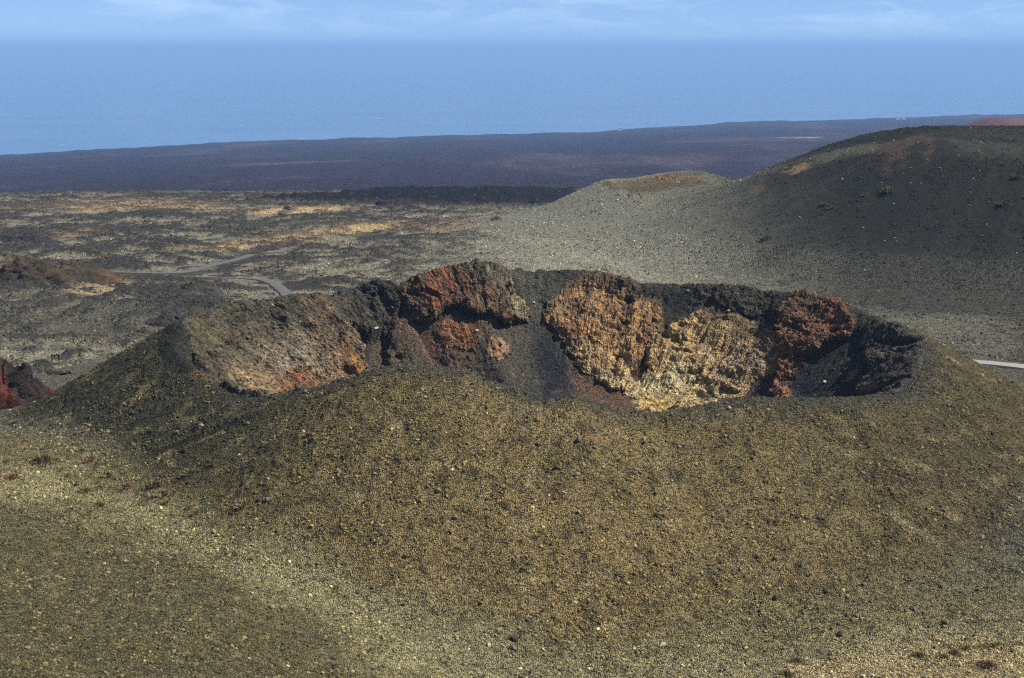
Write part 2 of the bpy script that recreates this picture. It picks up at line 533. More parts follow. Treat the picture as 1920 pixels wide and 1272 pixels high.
# ------------------------------------------------------------------ build the cone: rings round the crater
RMAX = 150.0
def cone_mesh():
    # angles: fine where they face the camera
    th_f = np.arange(-math.pi, math.pi, 0.00385)
    nth = len(th_f)
    # radii as fractions of the rim, spaced evenly along the slope
    t_in = np.concatenate([np.linspace(0.0, 0.3, 14)[:-1], np.linspace(0.3, 1.0, 190)])
    d_out = np.concatenate([np.arange(0.3, 62, 0.30), np.arange(62, 82, 1.0)])
    TH, TI = np.meshgrid(th_f, t_in, indexing='ij')
    R, _z = rim(th_f)
    rin = TI * R[:, None]
    rout = R[:, None] + d_out[None, :]
    rr = np.concatenate([rin, rout], 1)
    nr = rr.shape[1]
    THH = np.repeat(th_f[:, None], nr, 1)
    x = (CX + rr * np.cos(THH)).ravel(); y = (CY + rr * np.sin(THH)).ravel()
    r = rr.ravel(); th = THH.ravel(); Rr = np.repeat(R[:, None], nr, 1).ravel()
    s = Rr - r
    inside = s > -3
    proud = np.zeros(x.shape); ids = np.full(x.shape, -1); hollow = np.zeros(x.shape)
    a, b, c = wall_fields(x[inside], y[inside])
    proud[inside], ids[inside], hollow[inside] = a, b, c
    g = ground0(x, y)
    zc = cone_full(x, y, (proud, hollow))
    z = smax(zc, g, 5.0)
    low = sstep(-3.5, 2.0, g - zc + 2.0 * fbm2(x, y, 12, 3, seed=17)) * (s < -5)
    # rings
    idx = np.arange(nth * nr).reshape(nth, nr)
    nx = np.roll(idx, -1, 0)
    q = np.stack([idx[:, :-1].ravel(), nx[:, :-1].ravel(), nx[:, 1:].ravel(), idx[:, 1:].ravel()], 1)
    # --- relief
    co = np.stack([x, y, z], 1)
    P2 = co.reshape(nth, nr, 3)
    dth = np.roll(P2, -1, 0) - np.roll(P2, 1, 0)
    dr = np.gradient(P2, axis=1)
    nrm = np.cross(dr, dth)
    nrm = nrm / np.maximum(np.linalg.norm(nrm, axis=2, keepdims=True), 1e-9)
    nrm = np.where(nrm[..., 2:3] < 0, -nrm, nrm).reshape(-1, 3)
    chute = np.zeros(x.shape)
    cj = x[inside] + 2.2 * fbm2(x[inside], y[inside], 7.0, 5, 0.65, seed=85), y[inside] + 2.2 * fbm2(x[inside], y[inside], 7.0, 5, 0.65, seed=86)
    cc_ = np.zeros(inside.sum())
    for P_ in CHUTE_W:
        cc_ = np.maximum(cc_, sstep(-1.0, 2.0, sdist(cj[0], cj[1], P_)))
    chute[inside] = cc_
    backw = sstep(-0.2, 0.15, np.sin(th)) * sstep(0.5, 3.0, s) * sstep(46, 36, s)
    rock = np.clip(np.maximum(proud * 1.25, 0.5 * backw * (1 - chute)), 0, 1) * (s > -1.5)
    rock_any = (rock > 0.02)
    disp = np.zeros(x.shape)
    # crags: blocks of several sizes
    xr, yr, zr_ = x[rock_any], y[rock_any], z[rock_any]
    wx = 1.1 * n3(xr / 3, yr / 3, zr_ / 3, 61); wy = 1.1 * n3(xr / 3, yr / 3, zr_ / 3, 62); wz = 1.1 * n3(xr / 3, yr / 3, zr_ / 3, 63)
    v1, e1 = cells3(xr + wx, yr + wy, (zr_ + wz) * 0.8, 3.4, 1)
    v2, e2 = cells3(xr + wx, yr + wy, zr_ + wz, 1.3, 2)
    v3, e3 = cells3(xr, yr, zr_, 0.62, 3)
    big = fbm2(xr, zr_ * 1.3 + yr * 0.3, 9.0, 2, seed=70)
    rgd = ridge2(xr + 0.5 * yr, zr_ * 1.5 - 0.3 * yr, 6.0, 4, 0.6, seed=71)
    qs = (zr_ + 0.30 * xr - 0.12 * yr + 1.3 * wx) / 2.1
    saw = (qs - np.floor(qs)) ** 1.6
    lay = 0.55 * saw * sstep(-0.3, 0.5, fbm2(xr, zr_ * 1.5, 11.0, 2, seed=72))
    cav = sstep(0.28, 0.75, fbm2(xr + 0.4 * yr + wx, zr_ * 1.7 + 0.4 * yr, 6.5, 3, 0.55, seed=73))
    arc = th[rock_any] * 58.0; sr = s[rock_any]
    ribs = ridge2(arc / 1.0 + 0.6 * wx, sr / 3.2 + 0.3 * wy, 3.2, 4, 0.6, seed=74)
    fine = ridge2(arc + 0.7 * zr_, zr_ * 1.2 + 0.3 * sr, 1.1, 3, 0.6, seed=79)
    ribs = ridge2(arc + 0.6 * wx, sr / 4.5 + 0.3 * wy, 2.4, 4, 0.6, seed=74)
    gul = ridge2(arc + 1.5 * wx, sr / 4.0, 9.0, 3, 0.55, seed=75)
    disp[rock_any] = rock[rock_any] * (0.35 * (v1 - 0.5) + 0.9 * big + 0.24 * (v2 - 0.5) + 0.20 * (v3 - 0.5) + 0.45 * (rgd - 0.5) + 0.75 * (ribs - 0.5) + 1.1 * (gul - 0.5) + 0.30 * (fine - 0.5)
                                       + lay - 1.3 * cav - 0.10 * sstep(0.10, 0, e1))
    crack = np.zeros(x.shape); crack[rock_any] = np.maximum(sstep(0.12, 0, e1), 0.7 * sstep(0.12, 0, e2))
    blk = np.zeros(x.shape); blk[rock_any] = v2 * 0.6 + v3 * 0.4
    # gravel: clumps and shallow rills on the flanks
    loose = 1 - rock
    lump = fbm2(x, y, 2.6, 3, 0.6, seed=5)
    lump2 = fbm2(x, y, 0.9, 2, 0.6, seed=9)
    swell = fbm2(x, y, 17.0, 3, seed=15)
    rill = n2(th * 26 + 0.6 * swell, s / 40.0, 21)
    disp += loose * (0.44 * np.maximum(lump, -0.10) + 0.17 * lump2 + 0.40 * swell + 0.15 * rill * (s < 0)) * (1 - 0.5 * (s > 1))
    # the sharp rim crumbles
    edge = np.exp(-(s / 2.2) ** 2) * sstep(-0.3, 0.2, np.sin(th))
    disp += edge * 0.55 * fbm2(x, y, 3.0, 3, 0.6, seed=33)
    fade = sstep(82, 60, -s)
    co = co + nrm * (disp * fade)[:, None]
    # outcrops lean out over the scree below them
    lean = np.array([0.5, 1.2, 2.0, 0.5, 0.4, 0.7, 0.4, 0.7, 0.9, 0.8, 0.9, 0.2, 0.0])[ids]
    lean = np.where(ids >= 0, lean, 0) * rock * sstep(0.5, 6, s)
    inw = np.stack([(CX - x), (CY - y)], 1); inw /= np.maximum(np.linalg.norm(inw, axis=1), 1e-6)[:, None]
    co[:, :2] += inw * lean[:, None]
    co[:, 2] -= 2.0 * sstep(70, 82, -s)            # the skirt dives under the surrounding ground
    # --- colour
    n = len(x)
    col = np.tile(np.array([0.118, 0.096, 0.044]), (n, 1))
    # outer flank: lighter brown in front, greener and darker to the left, olive to the right
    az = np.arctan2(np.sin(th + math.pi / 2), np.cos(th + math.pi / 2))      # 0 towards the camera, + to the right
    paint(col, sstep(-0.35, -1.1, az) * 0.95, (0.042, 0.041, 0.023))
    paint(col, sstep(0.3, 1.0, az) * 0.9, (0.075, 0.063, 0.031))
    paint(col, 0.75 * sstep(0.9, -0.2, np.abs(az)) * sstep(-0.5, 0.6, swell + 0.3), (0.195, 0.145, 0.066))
    mott = fbm2(x, y, 7.0, 4, 0.6, seed=80)
    clump = fbm2(x, y, 2.2, 3, 0.6, seed=5)
    paint(col, 0.65 * sstep(0.1, 0.8, mott) , (0.055, 0.054, 0.034))
    paint(col, 0.7 * sstep(0.1, 0.6, clump), (0.040, 0.039, 0.027))
    paint(col, 0.55 * sstep(0.1, 0.8, -fbm2(x, y, 5.0, 3, seed=90)), (0.215, 0.180, 0.098))
    for P_, cc in GULLY_SHADE_W:
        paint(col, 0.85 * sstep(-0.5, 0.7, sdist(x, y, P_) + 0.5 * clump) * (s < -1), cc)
    # black lapilli along the rim
    lipn = sstep(6.5, -2.0, -s + 2.5 * mott)
    front = sstep(0.2, -0.5, np.sin(th))
    rimm = sstep(-5.5 - 2 * front, -0.5, s + 2.0 * mott) * sstep(7, 1, s)
    paint(col, 0.8 * rimm, (0.045, 0.046, 0.038))
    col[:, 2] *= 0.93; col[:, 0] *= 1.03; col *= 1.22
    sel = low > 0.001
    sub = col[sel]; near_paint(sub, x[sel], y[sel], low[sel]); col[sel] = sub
    ins = sstep(-0.3, 0.8, s)
    paint(col, ins, (0.060, 0.058, 0.045))
    jx = x + 1.0 * mott; jy = y + 1.0 * fbm2(x, y, 7.0, 3, seed=83)
    mi = inside
    sub = np.zeros((mi.sum(), 3)); sub[:] = col[mi]
    jxi, jyi = jx[mi], jy[mi]
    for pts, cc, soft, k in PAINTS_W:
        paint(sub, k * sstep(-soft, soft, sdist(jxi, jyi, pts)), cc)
    # outcrops
    idm = ids[mi]; rk = rock[mi]; zz = co[mi, 2]; sm = s[mi]
    m3 = fbm2(jxi, jyi, 4.0, 4, 0.6, seed=101); m4 = fbm2(jxi, jyi, 9.0, 3, seed=111)
    names = list(OUT)
    base = {'chunk': (0.150, 0.124, 0.072), 'dark_cliff': (0.052, 0.050, 0.036), 'red_dome': (0.15, 0.085, 0.045), 'red_lump': (0.26, 0.12, 0.055), 'pale_lump': (0.36, 0.20, 0.11),
            'orange': (0.39, 0.225, 0.095), 'tan': (0.48, 0.325, 0.145), 'upper_dark': (0.050, 0.045, 0.032), 'red_block': (0.19, 0.085, 0.045), 'small_rock': (0.27, 0.13, 0.07),
            'right_dark': (0.060, 0.058, 0.044), 'tan_streak': (0.36, 0.21, 0.09)}
    for i, k in enumerate(names):
        sel = (idm == i)
        if not sel.any(): continue
        c = np.tile(np.array(base[k]), (sel.sum(), 1))
        a3, a4 = m3[sel], m4[sel]
        xs, ys, zs, ss = jxi[sel], jyi[sel], zz[sel], sm[sel]
        if k == 'chunk':
            u = sstep(-66, -22, xs)
            paint(c, sstep(11, 3, ss + 3 * a3) * 0.8, (0.060, 0.060, 0.036))
            paint(c, 0.85 * sstep(0.15, 0.6, u + 0.35 * a4) * sstep(5, 11, ss), (0.26, 0.19, 0.105))
            for cxp, cc in CHUNK_W:
                paint(c, 0.9 * sstep(-1.5, 2.0, sdist(xs, ys, cxp) + 3.5 * a3), cc)
        if k == 'red_dome':
            for cxp, cc in DOME_W:
                paint(c, 0.9 * sstep(-1.5, 1.5, sdist(xs, ys, cxp) + 2.5 * a3), cc)
        if k == 'orange':
            paint(c, 0.7 * sstep(0.0, 0.7, a4), (0.24, 0.095, 0.032))
            paint(c, 0.9 * sstep(13, 22, ss + 3 * a3), (0.54, 0.405, 0.205))
            paint(c, 0.6 * sstep(0.35, 0.8, a3), (0.16, 0.050, 0.022))
            paint(c, 0.8 * sstep(5, 2, ss + 2 * a3), (0.055, 0.048, 0.034))
        if k == 'tan':
            paint(c, 0.6 * sstep(0.1, 0.8, a4), (0.43, 0.225, 0.075))
            for cxp, cc in TAN_W:
                paint(c, 0.9 * sstep(-2, 2.5, sdist(xs, ys, cxp) + 3.0 * a3), cc)
            paint(c, 0.5 * sstep(0.5, 0.9, a3), (0.15, 0.065, 0.030))
        if k == 'red_block':
            paint(c, 0.6 * sstep(0.1, 0.7, a3), (0.10, 0.042, 0.026))
            paint(c, 0.6 * sstep(0.1, 0.7, -a4), (0.27, 0.15, 0.075))
            paint(c, 0.8 * sstep(14, 20, ss + 2 * a3), (0.30, 0.20, 0.13))
        if k == 'right_dark':
            for cxp, cc in RIGHT_W:
                paint(c, 0.9 * sstep(-1.0, 1.0, sdist(xs, ys, cxp) + 0.8 * a3), cc)
        if k == 'pale_lump':
            paint(c, sstep(0, 0.5, a3), (0.22, 0.075, 0.045))
        kk = np.clip(rk[sel] * 1.6, 0, 1)[:, None]
        sub[sel] = sub[sel] * (1 - kk) + c * 0.9 * kk
    col[mi] = sub
    chn = fbm2(x, y, 5.0, 4, 0.6, seed=140)
    paint(col, ins * chute * 0.55 * sstep(0.0, 0.6, chn + 0.4 * n2(th * 11 + mott, s / 20.0, 141)), (0.085, 0.076, 0.056))
    paint(col, ins * chute * 0.45 * sstep(0.1, 0.7, -chn + 0.3 * n2(th * 14 - mott, s / 15.0, 142)), (0.028, 0.030, 0.032))
    stk = n2(th * 34 + 0.8 * mott, s / 16.0, 131) + 0.6 * n2(th * 80 + 0.8 * mott, s / 11.0, 132)
    stk2 = n2(th * 26 - 0.7 * mott, s / 18.0, 133) + 0.5 * n2(th * 64, s / 9.0, 134)
    topd = sstep(15, 3, s + 5 * stk2) * (s > 0)
    paint(col, ins * 0.8 * topd * sstep(0.0, 0.6, stk + 0.3), (0.050, 0.046, 0.034))
    paint(col, ins * (1 - chute) * 0.55 * sstep(0.1, 0.7, stk2) * sstep(5, 12, s), (0.165, 0.115, 0.066))
    paint(col, ins * (1 - chute) * 0.55 * sstep(0.2, 0.8, -stk) * sstep(5, 12, s), (0.080, 0.062, 0.046))
    dn = fbm2(x, y, 5.5, 4, 0.65, seed=150)
    paint(col, ins * 0.40 * sstep(0.05, 0.6, dn) * sstep(3, 8, s), (0.120, 0.092, 0.060))
    paint(col, ins * 0.5 * sstep(0.1, 0.6, -dn) * rock * sstep(3, 8, s), (0.085, 0.048, 0.028))
    # every block weathers a little differently
    col *= (1 + rock * (blk - 0.5) * 0.9)[:, None]
    vv = np.zeros(x.shape); vv[rock_any] = v3
    paint(col, rock * 0.7 * (vv > 0.80), (0.045, 0.036, 0.026))
    vv[rock_any] = v2
    paint(col, rock * 0.35 * (vv < 0.18), (0.16, 0.125, 0.080))
    col = np.clip(0.85 * col * (1 + 0.12 * mott)[:, None], 0.008, 0.75)
    return co, q, col, dict(chute=chute, low=low, rock=rock, ids=ids, s=s, th=th, az=az, nth=nth, nr=nr)

_f = world0
GULLY_SHADE_W = [(np.array([hit(a, b, world0, 150, 300) for a, b in p]), c) for p, c in [  # shadow streaks of the flank's gullies, painted dark with no relief cut
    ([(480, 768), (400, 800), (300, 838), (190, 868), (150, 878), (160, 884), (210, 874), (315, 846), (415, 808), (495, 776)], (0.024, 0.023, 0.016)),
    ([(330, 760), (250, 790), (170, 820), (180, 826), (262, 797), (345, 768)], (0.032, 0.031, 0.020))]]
CHUTE_W = [poly_px(p, _f, Y0, Y1) for p in [
    [(972, 598), (1002, 586), (1030, 600), (1058, 665), (1080, 748), (1000, 748), (965, 725), (972, 660)],
    [(748, 590), (790, 605), (830, 650), (880, 705), (830, 695), (770, 640)],
    [(660, 610), (690, 612), (716, 692), (690, 700), (672, 640)],
    [(1062, 675), (1100, 715), (1150, 728), (1190, 745), (1210, 775), (1150, 770), (1080, 748)],
    [(1250, 540), (1300, 548), (1290, 580), (1248, 600)],
    [(1375, 750), (1400, 718), (1462, 690), (1472, 702), (1445, 750)],
    [(1448, 750), (1484, 700), (1540, 650), (1610, 615), (1625, 640), (1590, 690), (1600, 748), (1500, 755)]]]
NEAR_W = [(np.array([hit(a, b, world0, 90, 270) for a, b in p]), c, s, k) for p, c, s, k in NEAR]
PAINTS_W = [(poly_px(p, _f, Y0, Y1), c, so, k) for p, c, so, k in PAINTS]
CHUNK_W = [(poly_px(p, cone_env, Y0, Y1), c) for p, c in [
    ([(335, 600), (380, 590), (430, 640), (400, 650), (360, 640)], (0.135, 0.125, 0.050)),
    ([(560, 560), (620, 570), (690, 690), (640, 700), (590, 640)], (0.19, 0.125, 0.072)),
    ([(530, 690), (570, 680), (600, 720), (540, 738), (500, 735)], (0.30, 0.12, 0.055)),
    ([(430, 700), (500, 690), (520, 738), (450, 735)], (0.33, 0.23, 0.12)),
    ([(640, 650), (688, 670), (690, 695), (640, 705)], (0.30, 0.15, 0.055)),
    ([(480, 640), (560, 620), (600, 680), (530, 690)], (0.24, 0.21, 0.15))]]
DOME_W = [(poly_px(p, cone_env, Y0, Y1), c) for p, c in [
    ([(748, 548), (790, 505), (870, 490), (875, 540), (840, 565), (790, 575)], (0.22, 0.080, 0.036)),
    ([(870, 485), (930, 490), (945, 520), (900, 530)], (0.040, 0.040, 0.032)),
    ([(915, 505), (945, 495), (1010, 585), (985, 605), (945, 565)], (0.34, 0.28, 0.155)),
    ([(760, 570), (800, 570), (810, 600), (775, 605)], (0.20, 0.13, 0.06))]]
TAN_W = [(poly_px(p, cone_env, Y0, Y1), c) for p, c in [
    ([(1185, 705), (1260, 690), (1330, 700), (1390, 730), (1350, 755), (1210, 778)], (0.58, 0.465, 0.225)),
    ([(1185, 700), (1290, 690), (1295, 735), (1200, 750)], (0.62, 0.53, 0.29)),
    ([(1340, 650), (1450, 650), (1450, 690), (1380, 735), (1340, 700)], (0.33, 0.24, 0.15)),
    ([(1200, 760), (1290, 750), (1280, 775), (1205, 780)], (0.48, 0.33, 0.10)),
    ([(1290, 570), (1400, 575), (1470, 590), (1470, 650), (1420, 640), (1360, 610)], (0.17, 0.11, 0.052))]]
RIGHT_W = [(poly_px(p, cone_env, Y0, Y1), c) for p, c in [
    ([(1600, 722), (1615, 695), (1650, 690), (1650, 722)], (0.28, 0.20, 0.12))]]

co, quads, col, info = cone_mesh()
ids = info['ids']
# split into the flank (the cone itself) and its outcrops and scree slopes as parts
fid = ids[quads]
fmax = np.where((fid == fid[:, :1]).all(1), fid[:, 0], -1)
fs = info['s'][quads].mean(1)
names = list(OUT)
part_names = {'chunk': 'rock_buttress', 'dark_cliff': 'rock_cliff', 'red_dome': 'rock_overhang', 'red_lump': 'rock_outcrop', 'pale_lump': 'rock_outcrop', 'orange': 'rock_outcrop',
              'tan': 'rock_face', 'upper_dark': 'rock_ledge', 'red_block': 'rock_outcrop', 'small_rock': 'rock_outcrop', 'right_dark': 'rock_outcrop', 'tan_streak': 'rock_outcrop'}
part_labels = {'chunk': 'broad olive and orange rock buttress at the crater\'s left end', 'dark_cliff': 'short dark cliff behind the left buttress', 'red_dome': 'rust red overhanging dome of rock with a black hollow under it',
               'red_lump': 'small rust red lump below the overhang', 'pale_lump': 'small pale and red lump on the dark scree', 'orange': 'orange crag in the middle of the back wall',
               'tan': 'tan and yellow rock face above the crater floor', 'upper_dark': 'dark ledge under the back rim', 'red_block': 'dark red block beside a black cleft',
               'small_rock': 'small red rock low on the black scree', 'right_dark': 'black crag at the crater\'s right end', 'tan_streak': 'narrow tan rib in the black scree'}
gone = (fs < -81)
cone_o = None
flow = info['low'][quads].mean(1)
foot = (fmax < 0) & (flow > 0.5) & ~gone
foot_part = submesh(co, quads, foot, col)
c2, q2, k2 = submesh(co, quads, (fmax < 0) & (fs < -0.2) & ~gone & ~foot, col)
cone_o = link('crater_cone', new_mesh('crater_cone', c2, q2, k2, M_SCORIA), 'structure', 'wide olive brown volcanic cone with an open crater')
c2, q2, k2 = submesh(co, quads, (fmax < 0) & (fs >= -0.2), col)
link('scree_slope', new_mesh('scree_slope', c2, q2, k2, M_SCORIA), parent=cone_o)
for i, k in enumerate(names):
    keep = fmax == i
    if keep.any():
        c2, q2, k2 = submesh(co, quads, keep, col)
        link(part_names[k], new_mesh(part_names[k], c2, q2, k2, M_ROCK, smooth=False), parent=cone_o, label=part_labels[k])

# ------------------------------------------------------------------ surrounding ground
def ground_mesh():
    a_f = np.radians(np.concatenate([np.arange(-40, -21.5, 0.45), np.arange(-21.5, 21.5, 0.056), np.arange(21.5, 40.1, 0.45)]))
    d = [30.0]
    while d[-1] < 11500:
        v = d[-1]
        if v < 105: st = 2.0
        elif v < 240: st = 0.42
        elif v < 1250: st = v * 0.0029
        elif v < 5000: st = v * 0.010
        else: st = v * 0.007
        d.append(v + st)
    d = np.array(d)
    A, D = np.meshgrid(a_f, d, indexing='ij')
    x = (D * np.sin(A)).ravel(); y = (D * np.cos(A)).ravel()
    na, nd = A.shape
    z = ground0(x, y)
    dist = np.hypot(x, y)
    far = sstep(1000, 1300, dist)
    P = plain(x, y)
    hb = hill_big(x, y)
    rB = np.hypot(x - CONE_B[0], y - CONE_B[1])
    yt = np.interp(x, TX, TY)
    nearm = sstep(60, 5, y - yt)                           # near hillside and trough
    onhill = np.clip(sstep(3, 16, hb) + sstep(115, 75, rB), 0, 1) * (y > 330) * (1 - far)
    lava = (1 - nearm) * (1 - onhill) * (1 - far)
    road = np.full(x.shape, 1e9)
    mid = (dist > 280) & (dist < 1100)
    for Rp in ROADS:
        road[mid] = np.minimum(road[mid], -line_dist(x[mid], y[mid], Rp))
    road = -road * -1.0
    clear = sstep(3.5, 20.0, road)
    # rough lava: crags standing out of lapilli flats
    rg = ridge2(x, y, 22.0, 5, 0.6, seed=200)
    br = fbm2(x, y, 46.0, 3, seed=210)
    sm = fbm2(x, y, 5.0, 4, 0.65, seed=220)
    crag = sstep(0.28, 0.74, rg + 0.30 * br - 0.05)
    lx = sstep(-125, -15, x - 0.10 * y + 10 * br)                      # fewer crags towards the hill on the right
    crag *= (1 - 0.85 * lx)
    sm2 = fbm2(x, y, 1.8, 2, 0.6, seed=5)
    ha = np.arctan2(y - HILL[1], x - HILL[0]); hr = np.hypot(x - HILL[0], y - HILL[1])
    hg = (n2(ha * 15 + 0.5 * br, hr / 150.0, 310) + 0.5 * n2(ha * 34 + 0.5 * br, hr / 90.0, 311)) * sstep(25, 80, hr) * sstep(230, 170, hr)
    z = z + lava * clear * (1.5 * crag + 0.85 * sm * (0.4 + crag) + 0.3 * sm2 * (0.3 + crag) + 1.1 * br * (1 - lx)) + onhill * (0.25 * sm + 0.35 * br + 0.9 * hg) \
        + nearm * (0.14 * sm + 0.22 * np.maximum(sm2, -0.15) + 0.25 * br * sstep(20, 0, np.abs(y - yt) - 60))
    fsz = np.maximum(dist, 1) * 0.0
    fr = ridge2(x, y * 0.6, 240.0, 5, 0.6, seed=230)
    fb = fbm2(x, y * 0.5, 900.0, 3, seed=240)
    cd = coast_dist(x, y)
    land = sstep(cd, cd * 0.985, dist)
    z = z + far * land * (9 * fr + 10 * fb - 4)
    z = np.where(dist > cd * 1.002, np.minimum(z, SEA - 3), z)
    # the black flow beyond the golden flats
    bl = sstep(-12, 8, sdist(x, y, BLACK_W) + 12 * fbm2(x, y, 60, 3, seed=250)) * (y > 700)
    z = z + bl * (1.0 + 3.0 * ridge2(x, y, 14, 4, 0.6, seed=260))
    # ---- colour
    n = len(x)
    col = np.tile(np.array([0.200, 0.182, 0.124]), (n, 1))
    paint(col, 0.8 * sstep(0.0, 0.9, br), (0.105, 0.092, 0.060))
    paint(col, 0.85 * sstep(0.15, 0.75, crag + 0.4 * sm - 0.1) * lava, (0.036, 0.034, 0.028))
    m1 = fbm2(x, y, 12.0, 4, 0.65, seed=270)
    paint(col, 0.8 * sstep(0.05, 0.55, m1) * lava * (1 - 0.6 * lx), (0.050, 0.046, 0.035))
    paint(col, 0.7 * sstep(620, 430, y - 0.6 * x) * lava * (1 - lx) * sstep(-0.6, 0.4, m1 + br), (0.072, 0.066, 0.044))
    paint(col, 0.6 * sstep(0.3, 0.8, fbm2(x, y, 30, 4, seed=280)) * lava * (1 - lx), (0.13, 0.080, 0.046))
    paint(col, 0.6 * sstep(0.0, 0.7, fbm2(x, y, 90, 3, seed=285)) * lava * (1 - lx), (0.070, 0.064, 0.045))  # broad dark patches paint cloud shadow into the field's colour
    sel = nearm > 0.001
    sub = col[sel]; near_paint(sub, x[sel], y[sel], nearm[sel]); col[sel] = sub
    # the grey green skirt, and the hill darkened to paint in cloud shadow
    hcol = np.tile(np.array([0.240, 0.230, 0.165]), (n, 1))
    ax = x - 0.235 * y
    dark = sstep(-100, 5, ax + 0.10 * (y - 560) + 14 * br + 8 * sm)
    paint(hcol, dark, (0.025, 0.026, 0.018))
    paint(hcol, 0.55 * sstep(0.2, 0.8, sm) * (1 - dark), (0.075, 0.075, 0.062))
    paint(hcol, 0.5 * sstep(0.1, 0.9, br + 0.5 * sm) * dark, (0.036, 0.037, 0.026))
    paint(hcol, 0.5 * sstep(0.2, 0.8, m1) * (1 - dark), (0.12, 0.12, 0.098))
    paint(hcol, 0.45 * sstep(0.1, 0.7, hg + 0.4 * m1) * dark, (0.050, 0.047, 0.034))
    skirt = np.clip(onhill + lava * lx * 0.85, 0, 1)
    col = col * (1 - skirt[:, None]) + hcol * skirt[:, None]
    for pts, cc, soft, k in GPAINT_W:
        sel = (x > pts[:, 0].min() - 60) & (x < pts[:, 0].max() + 60) & (y > pts[:, 1].min() - 80) & (y < pts[:, 1].max() + 80)
        if not sel.any(): continue
        sd = sdist(x[sel], y[sel], pts)
        sub = col[sel]
        paint(sub, k * sstep(-soft, soft, sd + soft * 1.2 * m1[sel] + soft * 0.5 * sm[sel]), cc)
        col[sel] = sub
    paint(col, 0.7 * sstep(0.45, 0.9, crag + 0.5 * sm - 0.1) * lava, (0.040, 0.036, 0.029))
    # far plain
    fcol = np.tile(np.array([0.022, 0.015, 0.027]), (n, 1))
    paint(fcol, 0.8 * sstep(0.0, 0.8, fbm2(x, y * 0.35, 420.0, 4, 0.6, seed=290)), (0.075, 0.050, 0.056))
    paint(fcol, 0.7 * sstep(0.1, 0.8, fbm2(x, y * 0.5, 120.0, 4, 0.6, seed=300)), (0.014, 0.013, 0.014))
    col = col * (1 - far[:, None]) + fcol * far[:, None]
    for pts, cc, soft, k in FPAINT_W:
        paint(col, k * sstep(-soft, soft, sdist(x, y, pts) + soft * 0.8 * fb), cc)
    paint(col, 0.97 * bl, (0.011, 0.011, 0.013))
    col = np.clip(col * 0.85, 0.006, 0.7)
    # ---- under the cone the ground sinks out of the way
    dx, dy = x - CX, y - CY
    rc = np.hypot(dx, dy); R, zr = rim(np.arctan2(dy, dx))
    dd = rc - R
    z = z + (smax(cone_full(x, y), ground0(x, y), 5.0) - ground0(x, y)) * sstep(85, 66, dd) * (dd > 58)
    z = np.where(dd < 74, z - 0.9 * sstep(78, 70, dd), z)
    co = np.stack([x, y, z], 1)
    idx = np.arange(na * nd).reshape(na, nd)
    q = np.stack([idx[:-1, :-1].ravel(), idx[1:, :-1].ravel(), idx[1:, 1:].ravel(), idx[:-1, 1:].ravel()], 1)
    q = q[:, ::-1]
    keep = (dd[q].min(1) > 62) & (dist[q].min(1) < cd[q].max(1) * 1.03)
    q = q[keep]
    # class of each face
    f = lambda v: v[q].mean(1)
    fd, fh, fn, frb = f(dist), f(onhill), f(nearm), f(rB)
    cls = np.where(fd > 1180, 'coastal_plain', np.where(fn > 0.5, 'near_hillside', np.where(fh > 0.5, np.where((frb < 95) & (f(x) < 150 - 0.0 * f(y)), 'cinder_cone', 'cinder_hill'), 'lava_field')))
    return co, q, col, cls, dict(dist=dist, nearm=nearm, onhill=onhill, lava=lava, road=road)

def line_dist(x, y, L):
    d = np.full(x.shape, 1e9)
    for (ax, ay), (bx, by) in zip(L[:-1], L[1:]):
        ex, ey = bx - ax, by - ay
        t = np.clip(((x - ax) * ex + (y - ay) * ey) / (ex * ex + ey * ey + 1e-9), 0, 1)
        d = np.minimum(d, np.hypot(x - ax - t * ex, y - ay - t * ey))
    return -d

